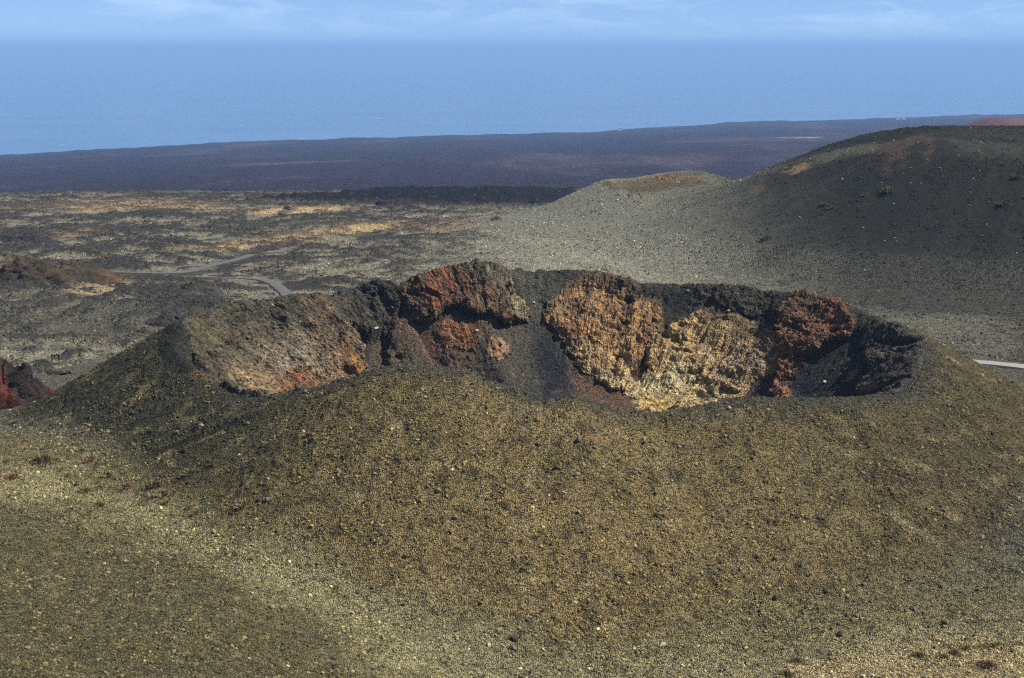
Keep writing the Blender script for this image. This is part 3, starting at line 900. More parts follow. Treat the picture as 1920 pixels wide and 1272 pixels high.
GY0, GY1 = 330.0, 1250.0
def gline(pts):
    return np.array([hit(a, b, ground0, GY0, GY1, 2500) for a, b in pts])
ROADS_PX = [
    [(150, 508), (215, 511), (270, 513), (330, 514), (352, 512), (378, 504), (402, 497), (440, 489), (462, 482), (478, 476), (500, 473)],
    [(405, 519), (440, 521), (480, 523), (505, 528), (522, 538), (538, 552), (550, 572)],
    [(684, 441), (697, 444), (712, 447)],
    [(1640, 662), (1760, 674), (1800, 678), (1860, 683), (1920, 688), (2010, 697)],
]
ROADS = [gline(p) for p in ROADS_PX]
BLACK_W = np.array([(-175, 950), (-120, 1000), (-85, 1045), (-20, 1055), (45, 1050), (60, 950), (20, 872), (-30, 880), (-75, 900), (-125, 920)], float)
GPAINT = [
    ([(60, 392), (150, 378), (250, 376), (430, 385), (420, 395), (200, 399)], (0.30, 0.212, 0.112), 18, 0.88),
    ([(470, 402), (500, 390), (640, 390), (660, 396), (560, 404)], (0.42, 0.30, 0.152), 12, 0.94),
    ([(380, 470), (470, 452), (560, 440), (640, 424), (770, 420), (760, 431), (640, 442), (520, 458), (440, 472)], (0.40, 0.285, 0.140), 14, 0.92),
    ([(780, 425), (860, 412), (900, 412), (880, 430), (800, 440)], (0.22, 0.15, 0.095), 8, 0.7),
    ([(0, 380), (80, 378), (60, 400), (0, 405)], (0.15, 0.11, 0.07), 10, 0.7),
    ([(0, 430), (90, 440), (80, 452), (0, 456)], (0.04, 0.04, 0.036), 6, 0.9),
    ([(100, 440), (190, 430), (190, 440), (110, 450)], (0.20, 0.13, 0.08), 8, 0.7),
    ([(0, 482), (90, 485), (220, 505), (200, 530), (130, 535), (0, 520)], (0.085, 0.062, 0.034), 6, 0.85),
    ([(115, 530), (170, 525), (215, 515), (240, 535), (170, 545)], (0.27, 0.20, 0.12), 5, 0.8),
    ([(160, 545), (420, 548), (430, 556), (250, 560), (170, 552)], (0.040, 0.036, 0.030), 5, 0.9),
    ([(0, 550), (200, 560), (350, 600), (250, 640), (0, 640)], (0.080, 0.076, 0.055), 20, 0.7),
    ([(250, 575), (420, 560), (430, 590), (330, 600), (260, 592)], (0.045, 0.045, 0.036), 5, 0.85),
    ([(1020, 330), (1480, 312), (1380, 345), (1340, 352)], (0.17, 0.15, 0.10), 6, 0.5),
    ([(1122, 350), (1150, 338), (1200, 330), (1260, 324), (1310, 332), (1340, 346), (1240, 360), (1180, 364)], (0.125, 0.098, 0.055), 3, 0.95),
    ([(1225, 332), (1260, 325), (1300, 332), (1260, 342)], (0.30, 0.19, 0.085), 3, 0.8),
    ([(1470, 318), (1510, 306), (1530, 312), (1480, 330)], (0.30, 0.20, 0.105), 3, 0.8),
    ([(1500, 300), (1640, 268), (1660, 276), (1540, 310)], (0.16, 0.15, 0.095), 5, 0.6),
    ([(1640, 278), (1700, 258), (1752, 250), (1735, 262), (1700, 270), (1675, 300), (1660, 322), (1652, 318), (1668, 290)], (0.125, 0.080, 0.050), 3.5, 0.6),
    ([(1700, 268), (1714, 266), (1702, 290), (1690, 312), (1684, 310)], (0.115, 0.074, 0.046), 2.0, 0.6),
    ([(1738, 258), (1752, 256), (1748, 285), (1740, 306), (1734, 300)], (0.115, 0.072, 0.044), 2.0, 0.6),
    ([(1405, 352), (1425, 346), (1432, 356), (1410, 378)], (0.15, 0.12, 0.075), 2.0, 0.6),
    ([(1750, 250), (1920, 240), (1920, 262), (1780, 256)], (0.040, 0.038, 0.030), 3, 0.7),  # shade along the lip of the crest, painted as a band
    ([(1770, 262), (1920, 268), (1920, 300), (1800, 290)], (0.090, 0.090, 0.062), 6, 0.5),
    ([(1560, 580), (1800, 590), (1920, 610), (1920, 720), (1800, 690), (1700, 640)], (0.125, 0.115, 0.080), 12, 0.85),
]
GPAINT_W = [(gline(p), c, s, k) for p, c, s, k in GPAINT]
FPAINT = [([(1450, 268), (1490, 264), (1545, 264), (1540, 268), (1480, 270)], (0.42, 0.36, 0.26), 30, 0.9),
          ([(500, 335), (640, 340), (640, 348), (430, 350)], (0.14, 0.12, 0.10), 90, 0.6)]
def farpt(a, b, z=-200.0):
    d = ray(a, b); t = (z - CAM[2]) / d[2]
    return (d[0] * t, t)
FPAINT_W = [(np.array([farpt(*p) for p in P]), c, s, k) for P, c, s, k in FPAINT]

gco, gq, gcol, gcls, ginfo = ground_mesh()
labels = {'coastal_plain': 'dark lava plain running down to the sea', 'near_hillside': 'olive gravel hillside and hollow in front of the cone', 'cinder_cone': 'small grey green cinder cone with a brown crater lip',
          'cinder_hill': 'tall dark cinder hill on the right', 'lava_field': 'rough grey lava field with golden patches'}
for k in labels:
    keep = gcls == k
    c2, q2, k2 = submesh(gco, gq, keep, gcol)
    if k == 'near_hillside':
        q2 = np.concatenate([q2, foot_part[1] + len(c2)]); c2 = np.concatenate([c2, foot_part[0]]); k2 = np.concatenate([k2, foot_part[2]])
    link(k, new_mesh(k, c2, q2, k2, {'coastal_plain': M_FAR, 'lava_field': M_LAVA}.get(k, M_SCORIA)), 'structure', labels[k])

# ------------------------------------------------------------------ sea
def simple_mat(name, color, rough=0.8, spec=0.2):
    m = bpy.data.materials.new(name); m.use_nodes = True
    b = m.node_tree.nodes['Principled BSDF']
    b.inputs['Base Color'].default_value = (*color, 1); b.inputs['Roughness'].default_value = rough
    b.inputs['Specular IOR Level'].default_value = spec
    return m
M_SEA = simple_mat('sea_water', (0.05, 0.12, 0.22), 0.18, 0.5)
_N, _L = M_SEA.node_tree.nodes, M_SEA.node_tree.links
_t = _N.new('ShaderNodeTexCoord'); _w = _N.new('ShaderNodeTexNoise'); _w.inputs['Scale'].default_value = 0.02; _w.inputs['Detail'].default_value = 8
_b = _N.new('ShaderNodeBump'); _b.inputs['Distance'].default_value = 1.5; _b.inputs['Strength'].default_value = 0.4
_L.new(_t.outputs['Object'], _w.inputs['Vector']); _L.new(_w.outputs['Fac'], _b.inputs['Height']); _L.new(_b.outputs['Normal'], _N['Principled BSDF'].inputs['Normal'])
_m = _N.new('ShaderNodeMapping'); _m.inputs['Scale'].default_value = (0.0006, 0.0022, 1)
_s = _N.new('ShaderNodeTexNoise'); _s.inputs['Scale'].default_value = 1.0; _s.inputs['Detail'].default_value = 8; _s.inputs['Roughness'].default_value = 0.65
_x = _N.new('ShaderNodeMix'); _x.data_type = 'RGBA'; _x.inputs[6].default_value = (0.04, 0.10, 0.19, 1); _x.inputs[7].default_value = (0.065, 0.14, 0.24, 1)
_r = _N.new('ShaderNodeMapRange'); _r.inputs['From Min'].default_value = 0.35; _r.inputs['From Max'].default_value = 0.65
_v = _N.new('ShaderNodeTexVoronoi'); _v.inputs['Scale'].default_value = 0.0035
_vm = _N.new('ShaderNodeMapRange'); _vm.inputs['From Min'].default_value = 0.055; _vm.inputs['From Max'].default_value = 0.03; _vm.inputs['To Min'].default_value = 0.0; _vm.inputs['To Max'].default_value = 0.8
_y = _N.new('ShaderNodeMix'); _y.data_type = 'RGBA'; _y.inputs[7].default_value = (0.8, 0.8, 0.8, 1)
_L.new(_t.outputs['Object'], _m.inputs['Vector']); _L.new(_m.outputs['Vector'], _s.inputs['Vector']); _L.new(_s.outputs['Fac'], _r.inputs['Value']); _L.new(_r.outputs['Result'], _x.inputs['Factor'])
_L.new(_t.outputs['Object'], _v.inputs['Vector']); _L.new(_v.outputs['Distance'], _vm.inputs['Value']); _L.new(_vm.outputs['Result'], _y.inputs['Factor']); _L.new(_x.outputs[2], _y.inputs[6])
_L.new(_y.outputs[2], _N['Principled BSDF'].inputs['Base Color'])
EXT = 120000.0
xs = np.array([-EXT, -12000, -4000, 4000, 12000, EXT]); ys = np.array([-3000, 3000, 9000, 25000, EXT])
X, Y = np.meshgrid(xs, ys, indexing='ij')
sc = np.stack([X.ravel(), Y.ravel(), np.full(X.size, SEA)], 1)
ii = np.arange(X.size).reshape(X.shape)
sq = np.stack([ii[:-1, :-1].ravel(), ii[1:, :-1].ravel(), ii[1:, 1:].ravel(), ii[:-1, 1:].ravel()], 1)
link('sea', new_mesh('sea', sc, sq, None, M_SEA), 'structure', 'hazy blue sea beyond the lava plain')

# ------------------------------------------------------------------ haze
def haze():
    z0, z1 = SEA - 25, 330.0
    e = EXT + 500
    v = np.array([(sx * e, sy, z) for z in (z0, z1) for sx, sy in ((-1, -3500), (1, -3500), (1, e), (-1, e))], float)
    q = np.array([(0, 3, 2, 1), (4, 5, 6, 7), (0, 1, 5, 4), (1, 2, 6, 5), (2, 3, 7, 6), (3, 0, 4, 7)])
    m = bpy.data.materials.new('haze'); m.use_nodes = True
    N, L = m.node_tree.nodes, m.node_tree.links
    N.clear()
    o = N.new('ShaderNodeOutputMaterial'); p = N.new('ShaderNodeVolumePrincipled')
    p.inputs['Color'].default_value = (0.33, 0.58, 1.0, 1)
    p.inputs['Density'].default_value = 5.8e-5
    p.inputs['Anisotropy'].default_value = 0.0
    L.new(p.outputs['Volume'], o.inputs['Volume'])
    link('haze', new_mesh('haze', v, q, None, m, smooth=False), 'stuff', 'blue haze over the sea and the far plain')
haze()

# ------------------------------------------------------------------ loose stones
def rock_mesh(name, seed, mat, sub=2, flat=0.75):
    import bmesh
    r = np.random.default_rng(seed)
    bm = bmesh.new()
    bmesh.ops.create_icosphere(bm, subdivisions=sub, radius=1.0)
    P = np.array([v.co for v in bm.verts])
    dirs = r.normal(size=(9, 3)); dirs /= np.linalg.norm(dirs, axis=1)[:, None]
    cut = r.uniform(0.55, 0.9, 9)
    for d, c in zip(dirs, cut):                          # knock flat faces off the ball
        t = P @ d
        P = P - np.maximum(t - c, 0)[:, None] * d[None, :]
    P = P * (1 + 0.16 * n3(P[:, 0] * 2.2 + seed, P[:, 1] * 2.2, P[:, 2] * 2.2, seed))[:, None]
    P *= np.array([1.0, r.uniform(0.7, 1.0), flat * r.uniform(0.8, 1.1)])[None, :]
    for v, p in zip(bm.verts, P):
        v.co = p
    me = bpy.data.meshes.new(name)
    bm.to_mesh(me); bm.free()
    me.materials.append(mat)
    return me

PROTO = bpy.data.collections.new('stone_shapes')
for i in range(7):
    o = bpy.data.objects.new('stone_shape', rock_mesh('stone_shape', 100 + i, M_STONE, 2 if i < 4 else 1))
    PROTO.objects.link(o)

def gn_scatter():
    ng = bpy.data.node_groups.new('scatter_stones', 'GeometryNodeTree')
    ng.interface.new_socket('Geometry', in_out='INPUT', socket_type='NodeSocketGeometry')
    ng.interface.new_socket('Geometry', in_out='OUTPUT', socket_type='NodeSocketGeometry')
    N, L = ng.nodes, ng.links
    i = N.new('NodeGroupInput'); o = N.new('NodeGroupOutput')
    ip = N.new('GeometryNodeInstanceOnPoints'); ip.inputs['Pick Instance'].default_value = True
    ci = N.new('GeometryNodeCollectionInfo'); ci.inputs['Collection'].default_value = PROTO
    ci.inputs['Separate Children'].default_value = True; ci.inputs['Reset Children'].default_value = True
    ra = N.new('GeometryNodeInputNamedAttribute'); ra.data_type = 'FLOAT_VECTOR'; ra.inputs['Name'].default_value = 'turn'
    sa = N.new('GeometryNodeInputNamedAttribute'); sa.data_type = 'FLOAT'; sa.inputs['Name'].default_value = 'size'
    L.new(i.outputs[0], ip.inputs['Points']); L.new(ci.outputs[0], ip.inputs['Instance'])
    L.new(ra.outputs['Attribute'], ip.inputs['Rotation']); L.new(sa.outputs['Attribute'], ip.inputs['Scale'])
    L.new(ip.outputs[0], o.inputs[0])
    return ng
NG = gn_scatter()

def sample(co, quads, col, n, weight):
    """n random points on a mesh; weight is per vertex, times face area"""
    p0, p1, p2, p3 = (co[quads[:, k]] for k in range(4))
    nr = np.cross(p2 - p0, p3 - p1) * 0.5
    area = np.linalg.norm(nr, axis=1)
    ctr = (p0 + p1 + p2 + p3) / 4
    w = area * weight[quads].mean(1)
    c = np.cumsum(w); c /= c[-1]
    f = np.searchsorted(c, rng.random(n))
    u, v = rng.random(n)[:, None], rng.random(n)[:, None]
    P = (p0[f] * (1 - u) + p1[f] * u) * (1 - v) + (p3[f] * (1 - u) + p2[f] * u) * v
    return P, col[quads[f, 0]], nr[f] / np.maximum(area[f], 1e-9)[:, None], quads[f, 0]

def scatter(name, P, C, size, label):
    n = len(P)
    me = bpy.data.meshes.new(name)
    me.vertices.add(n)
    me.vertices.foreach_set('co', np.ascontiguousarray(P, np.float32).ravel())
    a = me.attributes.new('tint', 'FLOAT_COLOR', 'POINT')
    c4 = np.ones((n, 4), np.float32); c4[:, :3] = C
    a.data.foreach_set('color', c4.ravel())
    a = me.attributes.new('size', 'FLOAT', 'POINT'); a.data.foreach_set('value', size.astype(np.float32))
    a = me.attributes.new('turn', 'FLOAT_VECTOR', 'POINT')
    t = rng.uniform(0, 2 * math.pi, (n, 3)); t[:, :2] = rng.normal(0, 0.5, (n, 2))
    a.data.foreach_set('vector', t.astype(np.float32).ravel())
    o = link(name, me, 'stuff', label)
    md = o.modifiers.new('scatter', 'NODES'); md.node_group = NG
    return o

def stone_tint(C, spread=0.45, pale=0.02, dark=0.2):
    n = len(C)
    k = np.exp(rng.normal(0.0, spread, n))
    out = C * k[:, None]
    pl = rng.random(n) < pale
    out[pl] = np.array([0.25, 0.22, 0.15]) * rng.uniform(0.6, 1.2, (pl.sum(), 1))
    dk = rng.random(n) < dark
    out[dk] = out[dk] * 0.35 + np.array([0.012, 0.012, 0.011])
    return np.clip(out, 0.008, 0.6)

# flank of the cone and the crater
vs = info['s']
dist_c = np.hypot(co[:, 0], co[:, 1])
inview = (np.abs(np.arctan2(co[:, 0], co[:, 1])) < math.radians(22.5)).astype(float)
facing = sstep(0.5, -0.3, np.sin(info['th']))
clumpc = 0.12 + 1.6 * sstep(0.0, 0.6, fbm2(co[:, 0], co[:, 1], 4.5, 4, 0.65, seed=5) + 0.5 * fbm2(co[:, 0], co[:, 1], 22.0, 2, seed=8)) ** 1.4
w = inview * np.where(vs < -0.5, np.maximum(facing, sstep(-9, -2, vs)), 0) * clumpc * (vs > -75)
P, C, Nn, vi = sample(co, quads, col, 190000, w)
sz = np.clip(0.068 * (1 - rng.random(len(P))) ** -0.38, 0.06, 0.36)
scatter('cone_gravel', P + np.array([0, 0, 0.03]), stone_tint(C * 1.25, 0.42, 0.012, 0.25), sz, 'scoria gravel strewn over the slopes of the cone')
w = inview * (vs > 0.3) * (0.35 + 0.5 * info['rock'] + 1.6 * info['chute'] * sstep(10, 24, vs)) * sstep(-0.6, 0.0, np.sin(info['th'])) * (0.3 + clumpc)
P, C, Nn, vi = sample(co, quads, col, 60000, w)
sz = np.clip(0.075 * (1 - rng.random(len(P))) ** -0.42, 0.07, 0.42)
scatter('crater_rubble', P - Nn * np.sign(Nn[:, 2:3]) * 0.3 * sz[:, None], stone_tint(C * 1.1, 0.35, 0.02), sz, 'angular rubble on the inner walls of the crater')
# hillside, lava field and hills
gd = ginfo['dist']
gview = (np.abs(np.arctan2(gco[:, 0], gco[:, 1])) < math.radians(22.5))
gclump = 0.12 + 1.6 * sstep(0.0, 0.6, fbm2(gco[:, 0], gco[:, 1], 4.5, 4, 0.65, seed=6) + 0.5 * fbm2(gco[:, 0], gco[:, 1], 22.0, 2, seed=9)) ** 1.4
w = gview * ginfo['nearm'] * (gd < 330) * (gd > 105) * gclump
P, C, Nn, vi = sample(gco, gq, gcol, 110000, w)
dd_ = np.hypot(P[:, 0], P[:, 1])
sz = np.clip(0.06 * (1 - rng.random(len(P))) ** -0.38, 0.055, 0.3)
scatter('hillside_gravel', P + np.array([0, 0, 0.03]), stone_tint(C * 1.2, 0.40, 0.006, 0.25), sz, 'scoria gravel on the near hillside')
w = gview * (1 - ginfo['nearm']) * (gd < 1150) * (gd > 250) * gclump / np.maximum(gd, 250) ** 1.6 * sstep(3.5, 6, ginfo['road'])
P, C, Nn, vi = sample(gco, gq, gcol, 210000, w)
dd_ = np.hypot(P[:, 0], P[:, 1])
sz = np.clip(0.00024 * dd_ * (1 - rng.random(len(P))) ** -0.40, 0.10, 0.65)
scatter('field_stones', P, stone_tint(C, 0.5, 0.015, 0.4), sz, 'stones scattered over the lava field and the hills')

# ------------------------------------------------------------------ roads
M_ROAD = simple_mat('road_tarmac', (0.098, 0.094, 0.089), 0.9)
M_PALE_ROAD = simple_mat('pale_road', (0.25, 0.23, 0.215), 0.9)
M_ROAD_EDGE = simple_mat('road_edge', (0.035, 0.033, 0.032), 0.95)  # dark strips along both sides of the road
def road(L, w, label):
    L = np.array(L)
    seg = np.linalg.norm(np.diff(L, axis=0), axis=1); t = np.concatenate([[0], np.cumsum(seg)])
    ts = np.arange(0, t[-1], 2.0)
    px, py = np.interp(ts, t, L[:, 0]), np.interp(ts, t, L[:, 1])
    k = np.ones(9) / 9
    if len(ts) > 20:
        sx = np.convolve(np.pad(px, 4, 'edge'), k, 'valid'); sy = np.convolve(np.pad(py, 4, 'edge'), k, 'valid')
        px, py = sx, sy
    tx, ty = np.gradient(px), np.gradient(py)
    ln = np.hypot(tx, ty); nx_, ny_ = -ty / ln, tx / ln
    cols_ = []
    wob = 0.5 * fbm2(ts, ts * 0 + w, 5.0, 3, seed=500); wob2 = 0.5 * fbm2(ts, ts * 0 - w, 5.0, 3, seed=501)
    for kk_, (off, dz) in enumerate(((-w / 2 - 0.7, -0.5), (-w / 2 - 0.35, 0.20), (-w / 2, 0.30), (w / 2, 0.30), (w / 2 + 0.35, 0.20), (w / 2 + 0.7, -0.5))):
        off = off + (wob if kk_ < 3 else wob2)
        x, y = px + nx_ * off, py + ny_ * off
        cols_.append(np.stack([x, y, ground0(x, y) + dz - 0.9 * (sstep(16, 0, ts) + sstep(16, 0, t[-1] - ts))], 1))
    V = np.stack(cols_, 1); n, m = V.shape[:2]
    ii = np.arange(n * m).reshape(n, m)
    q = np.stack([ii[:-1, :-1].ravel(), ii[1:, :-1].ravel(), ii[1:, 1:].ravel(), ii[:-1, 1:].ravel()], 1)
    me = new_mesh('road', V.reshape(-1, 3), q, None, M_PALE_ROAD if 'pale' in label else M_ROAD)
    me.materials.append(M_ROAD_EDGE)
    mi = np.tile(np.array([1, 1, 0, 1, 1], np.int32), n - 1)
    me.polygons.foreach_set('material_index', mi)
    return link('road', me, 'structure', label)
for L, lab in zip(ROADS, ['narrow grey road bending through the lava field on the left', 'grey road curving towards the cone', 'short glimpse of grey road below the golden flat', 'pale road passing behind the cone on the right']):
    road(L, 5.0 if 'pale' in lab else 3.9, lab)

# ------------------------------------------------------------------ rock outcrops standing on the plain
def outcrop(name, px, py, y, rx, ry, h, colors, label, cat, seed, sharp=0.6):
    c = pt(px, py, y)
    na_, nr_ = 96, 46
    a = np.linspace(0, 2 * math.pi, na_, endpoint=False)
    t = np.linspace(0, 1, nr_)
    A, T = np.meshgrid(a, t, indexing='ij')
    wob = 1 + 0.22 * n2(np.cos(A) * 1.5 + seed, np.sin(A) * 1.5, seed) + 0.1 * n2(np.cos(A) * 4 + seed, np.sin(A) * 4, seed + 1)
    x = c[0] + rx * T * np.cos(A) * wob; y_ = c[1] + ry * T * np.sin(A) * wob
    hh = h * (1 - T ** 2) ** sharp * (0.75 + 0.5 * n2(x / rx * 1.6 + 3, y_ / rx * 1.6, seed))
    z = ground0(x, y_) + hh - 0.8 * T
    P = np.stack([x.ravel(), y_.ravel(), z.ravel()], 1)
    sc_ = max(h / 4.0, 0.5)
    v1, e1 = cells3(P[:, 0], P[:, 1], P[:, 2], 2.4 * sc_, seed); v2, e2 = cells3(P[:, 0], P[:, 1], P[:, 2], 1.0 * sc_, seed + 1)
    dsp = (sc_ * (1.0 * (v1 - 0.5) + 0.5 * (v2 - 0.5) - 0.4 * sstep(0.12, 0, e1)))[:, None]
    rad = P - np.array([c[0], c[1], ground0(np.array([c[0]]), np.array([c[1]]))[0] - h * 0.5])
    rad /= np.maximum(np.linalg.norm(rad, axis=1), 1e-6)[:, None]
    P = P + rad * dsp * (1 - T.ravel() ** 4)[:, None]
    m_ = fbm2(P[:, 0] + P[:, 2], P[:, 1] - P[:, 2], 4.0 * sc_, 4, 0.6, seed=seed)
    cc = np.tile(np.array(colors[0]), (len(P), 1))
    paint(cc, sstep(-0.1, 0.4, m_), colors[1]); paint(cc, 0.8 * sstep(0.2, 0.6, -m_), colors[2])
    cc *= (0.7 + 0.6 * v2)[:, None]
    ii = np.arange(na_ * nr_).reshape(na_, nr_); nx_ = np.roll(ii, -1, 0)
    q = np.stack([ii[:, :-1].ravel(), ii[:, 1:].ravel(), nx_[:, 1:].ravel(), nx_[:, :-1].ravel()], 1)
    return link(name, new_mesh(name, P, q, cc, M_ROCK), None, label, cat)
outcrop('red_outcrop', 24, 758, 296, 10.5, 8, 9.5, [(0.024, 0.019, 0.016), (0.070, 0.020, 0.012), (0.013, 0.012, 0.011)], 'dark red lava outcrop at the left edge behind the cone', 'rock outcrop', 11, 0.8)
outcrop('lava_bank', 85, 528, 500, 27, 9, 8.5, [(0.050, 0.038, 0.024), (0.080, 0.052, 0.028), (0.020, 0.018, 0.015)], 'brown craggy lava bank at the start of the left road', 'rock outcrop', 12)
outcrop('rubble_heap', 180, 540, 470, 13, 6, 3.2, [(0.20, 0.15, 0.09), (0.27, 0.20, 0.12), (0.08, 0.06, 0.04)], 'low tan rubble heap below the brown lava bank', 'rock heap', 13)
outcrop('lava_mound', 345, 592, 405, 12, 6, 4.5, [(0.035, 0.034, 0.028), (0.05, 0.048, 0.038), (0.02, 0.02, 0.018)], 'black lava mound above the left shoulder of the cone', 'rock outcrop', 14)
outcrop('lava_mound', 365, 553, 470, 9, 5, 4.0, [(0.035, 0.034, 0.028), (0.05, 0.044, 0.034), (0.02, 0.02, 0.018)], 'small black lava mound between the road bends', 'rock outcrop', 15)
outcrop('lava_mound', 50, 452, 655, 17, 7, 3.8, [(0.028, 0.027, 0.026), (0.04, 0.038, 0.034), (0.016, 0.016, 0.016)], 'flat black lava mound at the left edge of the grey field', 'rock outcrop', 16)
outcrop('lava_spire', 538, 408, 850, 3.4, 3.0, 5.0, [(0.03, 0.028, 0.026), (0.04, 0.038, 0.034), (0.02, 0.02, 0.02)], 'small dark pointed lava spire on the golden flat', 'rock outcrop', 17, 1.2)
outcrop('lava_mound', 735, 392, 900, 16, 8, 6.0, [(0.03, 0.027, 0.03), (0.045, 0.04, 0.04), (0.016, 0.016, 0.018)], 'craggy black mound in front of the black lava flow', 'rock outcrop', 18)

# the far red cone
def far_cone():
    c = pt(1858, 250, 2500)
    a = np.linspace(0, 2 * math.pi, 120, endpoint=False); t = np.linspace(0, 1, 50)
    A, T = np.meshgrid(a, t, indexing='ij')
    x = c[0] + 15 + 175 * T * np.cos(A); y = c[1] + 175 * T * np.sin(A)
    prof = 55 * np.exp(-(T * 1.9) ** 1.7) - 5 * np.exp(-((T) / 0.12) ** 2)
    z = ground0(x, y) * 0 + c[2] - 22 + prof + 1.5 * fbm2(x, y, 40, 3, seed=400)
    z -= 60 * sstep(0.85, 1.0, T)
    P = np.stack([x.ravel(), y.ravel(), z.ravel()], 1)
    cc = np.tile(np.array([0.115, 0.052, 0.045]), (len(P), 1))
    paint(cc, 0.6 * sstep(0, 0.6, fbm2(P[:, 0], P[:, 1], 50, 3, seed=401)), (0.080, 0.034, 0.032))
    ii = np.arange(120 * 50).reshape(120, 50); nx_ = np.roll(ii, -1, 0)
    q = np.stack([ii[:, :-1].ravel(), ii[:, 1:].ravel(), nx_[:, 1:].ravel(), nx_[:, :-1].ravel()], 1)
    link('red_cone', new_mesh('red_cone', P, q, cc, M_LAVA), 'structure', 'distant red cinder cone peeping over the dark hill')
far_cone()

# ------------------------------------------------------------------ white houses on the shore
M_WHITE = simple_mat('white_wall', (0.8, 0.78, 0.74)); M_ROOF = simple_mat('flat_roof', (0.62, 0.60, 0.56)); M_GLASS = simple_mat('dark_window', (0.02, 0.025, 0.03), 0.2, 0.5)
def box(name, x, y, z, sx, sy, sz_, mat, parent=None):
    v = np.array([(x + a * sx / 2, y + b * sy / 2, z + c * sz_) for c in (0, 1) for a, b in ((-1, -1), (1, -1), (1, 1), (-1, 1))])
    q = np.array([(0, 3, 2, 1), (4, 5, 6, 7), (0, 1, 5, 4), (1, 2, 6, 5), (2, 3, 7, 6), (3, 0, 4, 7)])
    return link(name, new_mesh(name, v, q, None, mat, smooth=False), parent=parent)
def house(px, py, w, d, h, label, z=-300.0):
    p = np.array(farpt(px, py, z)); 
    e = bpy.data.objects.new('white_house', None); COL.objects.link(e)
    zz = float(ground0(np.array([p[0]]), np.array([p[1]]))[0]) + 8
    e.location = (p[0], p[1], zz)
    e['label'] = label; e['category'] = 'house'
    box('wall', 0, 0, -14, w, d, h + 14, M_WHITE, e)
    box('roof', 0, 0, h, w + 0.6, d + 0.6, 0.5, M_ROOF, e)
    for k in range(3):
        box('window', (k - 1) * w * 0.3, -d / 2 - 0.02, h * 0.4, w * 0.12, 0.12, h * 0.25, M_GLASS, e)
house(1163, 249, 14, 10, 9, 'single white house on the shore beyond the small cinder cone')
house(1683, 228, 20, 12, 8, 'left one of the two white houses on the right shore')
house(1694, 228, 22, 12, 8, 'right one of the two white houses on the right shore')

# ------------------------------------------------------------------ single stones
def mat_stone(name, color):
    m = simple_mat(name, color, 0.95, 0.1)
    N, L = m.node_tree.nodes, m.node_tree.links
    t = N.new('ShaderNodeTexCoord'); no = N.new('ShaderNodeTexNoise'); no.inputs['Scale'].default_value = 3.5; no.inputs['Detail'].default_value = 6
    r = N.new('ShaderNodeMix'); r.data_type = 'RGBA'; r.inputs[6].default_value = (*[c * 0.5 for c in color], 1); r.inputs[7].default_value = (*[c * 1.5 for c in color], 1)
    L.new(t.outputs['Object'], no.inputs['Vector']); L.new(no.outputs['Fac'], r.inputs['Factor']); L.new(r.outputs[2], N['Principled BSDF'].inputs['Base Color'])
    b = N.new('ShaderNodeBump'); b.inputs['Distance'].default_value = 0.15; L.new(no.outputs['Fac'], b.inputs['Height']); L.new(b.outputs['Normal'], N['Principled BSDF'].inputs['Normal'])
    return m
MS = {'dark': mat_stone('stone_dark', (0.048, 0.041, 0.030)), 'grey': mat_stone('stone_grey', (0.13, 0.118, 0.085)), 'pale': mat_stone('stone_pale', (0.36, 0.33, 0.25)), 'tan': mat_stone('stone_tan', (0.22, 0.16, 0.10)), 'rust': mat_stone('stone_rust', (0.20, 0.08, 0.045))}
SHAPES = {k: [rock_mesh('lava_stone', 300 + 10 * j + i, m, 2) for i in range(4)] for j, (k, m) in enumerate(MS.items())}
ROUND = rock_mesh('lava_stone', 999, MS['grey'], 3, 0.95)

def put_stone(p, size, kind, label, group=None, mesh=None):
    o = link('lava_stone', mesh or random.choice(SHAPES[kind]), None, label, 'stone', group)
    o.location = (p[0], p[1], p[2] + size * 0.25)
    o.rotation_euler = (random.uniform(-.3, .3), random.uniform(-.3, .3), random.uniform(0, 6.28))
    o.scale = (size * random.uniform(0.9, 1.2), size * random.uniform(0.8, 1.05), size)
    return o

def on_world(px, py, y0=100, y1=345, f=world0):
    x, y = hit(px, py, f, y0, y1, 1600)
    return np.array([x, y, float(f(np.array([x]), np.array([y]))[0])])

for px, py, size, kind, lab in [
    (1085, 826, 0.62, 'grey', 'rounded grey boulder alone below the lowest dip of the front rim'),
    (1008, 834, 0.45, 'dark', 'dark stone with a bright top uphill left of the rounded grey boulder'),
    (1115, 840, 0.45, 'grey', 'low pair of grey blocks to the right of the rounded grey boulder'),
    (435, 967, 0.55, 'dark', 'dark upright block at the upper edge of the pale hollow'),
    (14, 868, 0.8, 'dark', 'dark block standing by the left edge among the tussocks'),
    (345, 845, 0.75, 'dark', 'black block high on the left flank of the cone'),
    (507, 842, 0.8, 'dark', 'flat black block right of the left flank shrubs'),
    (1576, 1191, 0.60, 'dark', 'black block at the foot of the cone, nearest the right grass patch'),
    (1242, 1210, 0.50, 'pale', 'pale block low on the slope, alone at bottom centre'),
    (1512, 1237, 0.32, 'pale', 'small cream stone beside a tan tussock at the bottom right'),
    (1367, 766, 0.45, 'pale', 'cream stone on the front rim below the yellow rock face'),
    (935, 675, 0.45, 'pale', 'pale block under the small pale lump on the scree'),
    (1558, 1228, 0.42, 'dark', 'dark flat stone just left of the olive grass clump')]:
    put_stone(on_world(px, py), size, kind, lab, None, ROUND if 'rounded grey boulder alone' in lab else None)

def pix(p):
    v = np.asarray(p, float) - CAM
    cp, sp = math.cos(PITCH), math.sin(PITCH)
    f = v[1] * cp - v[2] * sp; u = v[1] * sp + v[2] * cp
    return 960 + FPX * v[0] / f, 636 - FPX * u / f

